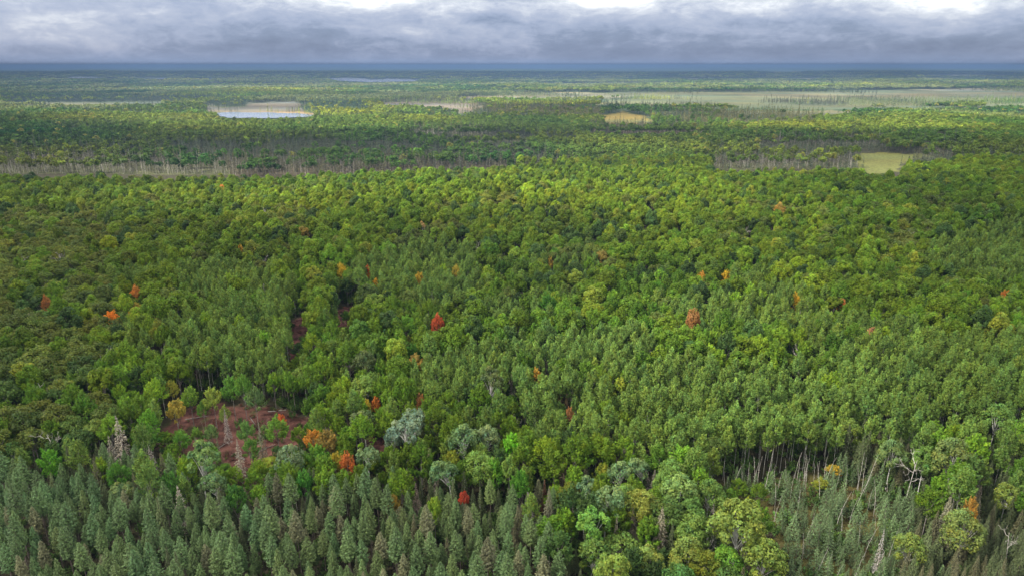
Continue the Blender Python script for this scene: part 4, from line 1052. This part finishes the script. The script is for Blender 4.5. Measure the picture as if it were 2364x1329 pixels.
# ------------------------------------------------------------------ fallen logs on the open ground
LOGS = [(455, 965, .3, 6, 'grey fallen log at the back left of the clearing'), (505, 1035, 1.2, 5, 'fallen log at the front left of the clearing'), (585, 975, 2.2, 6, 'fallen log right of the yellow-green maple in the clearing'),
        (615, 1035, .8, 5, 'fallen log at the right side of the clearing'), (550, 1055, 2.7, 4.5, 'short fallen log at the front of the clearing'), (418, 1015, 2.0, 4, 'short fallen log at the left rim of the clearing'),
        (640, 950, .1, 5, 'fallen log at the far right rim of the clearing'), (2340, 1250, .5, 6, 'pale fallen trunk among spruces at the right edge')]
for i, (u, v, a, ln, lab) in enumerate(LOGS):
    x, y = unproject(u, v, 0); g_ = G(400 + i); b = MB(); c_, s_ = math.cos(a), math.sin(a)
    b.tube([(c_ * q, s_ * q, .16 + .05 * math.sin(q * 2) + .04 * q) for q in np.linspace(-ln / 2, ln / 2, 6)], np.linspace(.15, .06, 6), 6, 0)
    st = MB()
    for k in range(7):
        q = g_.uniform(-.3, .5) * ln; h_ = g_.uniform(.4, 1.1); sd_ = g_.uniform(-.8, .8)
        st.tube([(c_ * q, s_ * q, .18), (c_ * (q + .5) - s_ * sd_, s_ * (q + .5) + c_ * sd_, .18 + h_)], [.035, .01], 4, 0)
    e_ = bpy.data.objects.new('fallen_log', None); coll.objects.link(e_); e_.location = (x, y, gz(x, y)); e_['label'] = lab; e_['category'] = 'log'; e_['group'] = 'fallen logs'
    for nm, mb_ in (('trunk', b), ('branches', st)):
        c = bpy.data.objects.new(nm, mb_.mesh('fallen_log_' + nm, [BARK_G])); coll.objects.link(c); c.parent = e_

# ------------------------------------------------------------------ lakes
wm_, t = new_mat('lake_water'); n = t.nodes; l = t.links; o = n.new('ShaderNodeOutputMaterial'); p = n.new('ShaderNodeBsdfPrincipled')
p.inputs['Base Color'].default_value = (.05, .07, .10, 1); p.inputs['Roughness'].default_value = .14; p.inputs['Specular IOR Level'].default_value = .6
tx = n.new('ShaderNodeTexNoise'); tx.inputs['Scale'].default_value = .5; g = n.new('ShaderNodeNewGeometry'); l.new(g.outputs['Position'], tx.inputs[0])
bp = n.new('ShaderNodeBump'); bp.inputs['Strength'].default_value = .06; bp.inputs['Distance'].default_value = .1; l.new(tx.outputs[0], bp.inputs['Height']); l.new(bp.outputs[0], p.inputs['Normal']); l.new(p.outputs[0], o.inputs[0])
for P in LAKES:
    pts = []
    for i in range(len(P)):
        for s in np.linspace(0, 1, 5)[:-1]:
            u = P[i][0] * (1 - s) + P[(i + 1) % len(P)][0] * s; v = P[i][1] * (1 - s) + P[(i + 1) % len(P)][1] * s
            x, y = unproject(u, v, -1.2); pts.append((x + math.sin(i * 3 + s * 9) * y * .004, y + math.cos(i * 5 + s * 7) * y * .006, -1.2))
    me = bpy.data.meshes.new('lake'); me.from_pydata(pts, [], [list(range(len(pts)))]); me.materials.append(wm_)
    coll.objects.link(struct(bpy.data.objects.new('lake', me)))

# ------------------------------------------------------------------ cloud deck over the forest (casts the shade and leaves the sunny openings)
CZ = 1000.0
LIT = [ (250, 250, 330, 16, 1.1), (700, 285, 420, 12, .8), (1150, 232, 260, 9, 1.1), (1950, 285, 420, 14, .9), (1000, 205, 420, 7, 1.1), (420, 205, 200, 6, .7), (1750, 196, 260, 5, .9), (1600, 222, 500, 8, .9), (2250, 228, 200, 9, .9), (100, 440, 300, 34, 1.5), (1300, 345, 500, 12, .7),
  # sunlit patches as seen on the ground: u, v, half width, half height, clearness
 (1100, 435, 600, 62, 1.5), (1600, 470, 500, 60, .55), (250, 445, 420, 45, .95), (550, 262, 560, 26, .9), (950, 255, 170, 14, 1.0), (2250, 262, 380, 26, .85), (1800, 240, 500, 14, .5),
 (1240, 215, 200, 8, .8), (1450, 270, 130, 14, .9), (250, 372, 420, 16, .9), (1850, 378, 300, 14, .8), (2050, 375, 110, 20, .8), (1400, 195, 300, 9, .8), (2280, 186, 160, 6, .9), (900, 201, 500, 6, .6),
 (900, 545, 500, 80, .38), (1300, 780, 900, 150, .60), (600, 880, 560, 130, .62), (1900, 820, 500, 120, .38), (1700, 980, 600, 140, .66), (700, 1230, 1000, 170, .62), (1900, 1250, 700, 180, .62), (1700, 600, 500, 70, .45), (1150, 640, 260, 40, .6),
 (1350, 330, 260, 22, .5), (600, 950, 300, 90, .5), (1600, 200, 900, 20, .35), (600, 225, 700, 14, .35), (480, 1100, 600, 90, .3)]
gx = np.linspace(-9000, 7000, 230); gy = np.linspace(-2600, 9500, 300)
# finer sampling where the shade is read
gy = np.concatenate((np.linspace(-2600, -300, 24)[:-1], np.linspace(-300, 1700, 120)[:-1], np.linspace(1700, 9900, 94)))
gx = np.concatenate((np.linspace(-9500, -2400, 50)[:-1], np.linspace(-2400, 400, 140)[:-1], np.linspace(400, 6000, 50)))
DX, DY = np.meshgrid(gx, gy)
sx = DX - SUN[0] / SUN[2] * CZ; sy = DY - SUN[1] / SUN[2] * CZ       # where this bit of cloud throws its shade
pu, pv = project(sx, np.maximum(sy, 60), np.where(sy < 620, 18, 8) + 0 * sx)
clear = np.zeros(DX.shape)
for (u, v, a, b, c_) in LIT:
    if v < 300: c_ = c_ * 1.5
    q = ((pu - u) / a) ** 2 + ((pv - v) / b) ** 2; clear = np.maximum(clear, c_ * np.exp(-q ** 1.5))
tw = fbm(sx / 110, sy / 130, 121, 4); clear = clear * (.45 + 1.25 * tw) + (tw - .5) * .30
clear = np.where(sy < 60, .3, clear); clear = np.clip(clear + .10, .08, 1); clear = np.where(sy > 4700, .05 + clear * (.25 * (1 - sstep(4700, 6500, sy))), clear)
dens = 1 - clear                                                 # share of light stopped
edge = np.minimum(1, np.minimum(np.minimum(DX + 9500, 6000 - DX) / 900, (DY + 2600) / 900)); edge = sstep(0, 1, edge)
op = np.clip(dens * edge, 0, .96)
surf = 1 - np.sqrt(1 - op)                                       # two skins share it
V = []; F = []
thick = 30 + 140 * dens
nrr, ncc = DX.shape; idx = np.arange(nrr * ncc).reshape(nrr, ncc)
lump = (fbm(DX / 160, DY / 160, 131, 4) - .5) * 120
top = np.stack((DX, DY, CZ + thick + lump), -1).reshape(-1, 3); bot = np.stack((DX, DY, CZ + lump * .6), -1).reshape(-1, 3)
Fq = np.stack((idx[:-1, :-1], idx[:-1, 1:], idx[1:, 1:], idx[1:, :-1]), -1).reshape(-1, 4)
me = bpy.data.meshes.new('clouds'); fast_mesh(me, np.vstack((top, bot)), np.vstack((Fq, Fq[:, ::-1] + len(top)))); me.polygons.foreach_set('use_smooth', np.ones(len(Fq) * 2, bool))
ca = me.attributes.new('thickness', 'FLOAT', 'POINT'); ca.data.foreach_set('value', np.tile(surf.ravel(), 2).astype(np.float32))
cm, t = new_mat('cloud'); n = t.nodes; l = t.links; o = n.new('ShaderNodeOutputMaterial'); a = n.new('ShaderNodeAttribute'); a.attribute_name = 'thickness'
tp = n.new('ShaderNodeBsdfTransparent'); tl = n.new('ShaderNodeBsdfTranslucent'); tl.inputs[0].default_value = (.68, .70, .74, 1)
mi = n.new('ShaderNodeMixShader'); l.new(a.outputs['Fac'], mi.inputs[0]); l.new(tp.outputs[0], mi.inputs[1]); l.new(tl.outputs[0], mi.inputs[2]); l.new(mi.outputs[0], o.inputs[0]); me.materials.append(cm)
co = struct(bpy.data.objects.new('clouds', me)); coll.objects.link(co)

# ------------------------------------------------------------------ haze
hm, t = new_mat('haze'); n = t.nodes; l = t.links; o = n.new('ShaderNodeOutputMaterial'); pv_ = n.new('ShaderNodeVolumePrincipled')
pv_.inputs['Color'].default_value = (.14, .235, .42, 1); pv_.inputs['Density'].default_value = .00015; pv_.inputs['Anisotropy'].default_value = 0.0
l.new(pv_.outputs[0], o.inputs['Volume'])
zlo = float(Z.min()) - 1.5; zhi = max(float(Z.max()) + 30, CAM_Z + 14)
print('Z range', Z.min(), Z.max())
me = bpy.data.meshes.new('haze'); hx, y0, y1 = 50000, -400, 47000
vs = [(-hx, y0, zlo), (hx, y0, zlo), (hx, y1, zlo), (-hx, y1, zlo), (-hx, y0, zhi), (hx, y0, zhi), (hx, y1, zhi), (-hx, y1, zhi)]
me.from_pydata(vs, [], [(3, 2, 1, 0), (4, 5, 6, 7), (0, 1, 5, 4), (1, 2, 6, 5), (2, 3, 7, 6), (3, 0, 4, 7)]); me.materials.append(hm)
ho = bpy.data.objects.new('haze', me); ho['kind'] = 'stuff'; ho['label'] = 'thin blue haze over the distant forest'; coll.objects.link(ho)
C.cycles.volume_bounces = 0; C.cycles.max_bounces = 6; C.cycles.transparent_max_bounces = 12
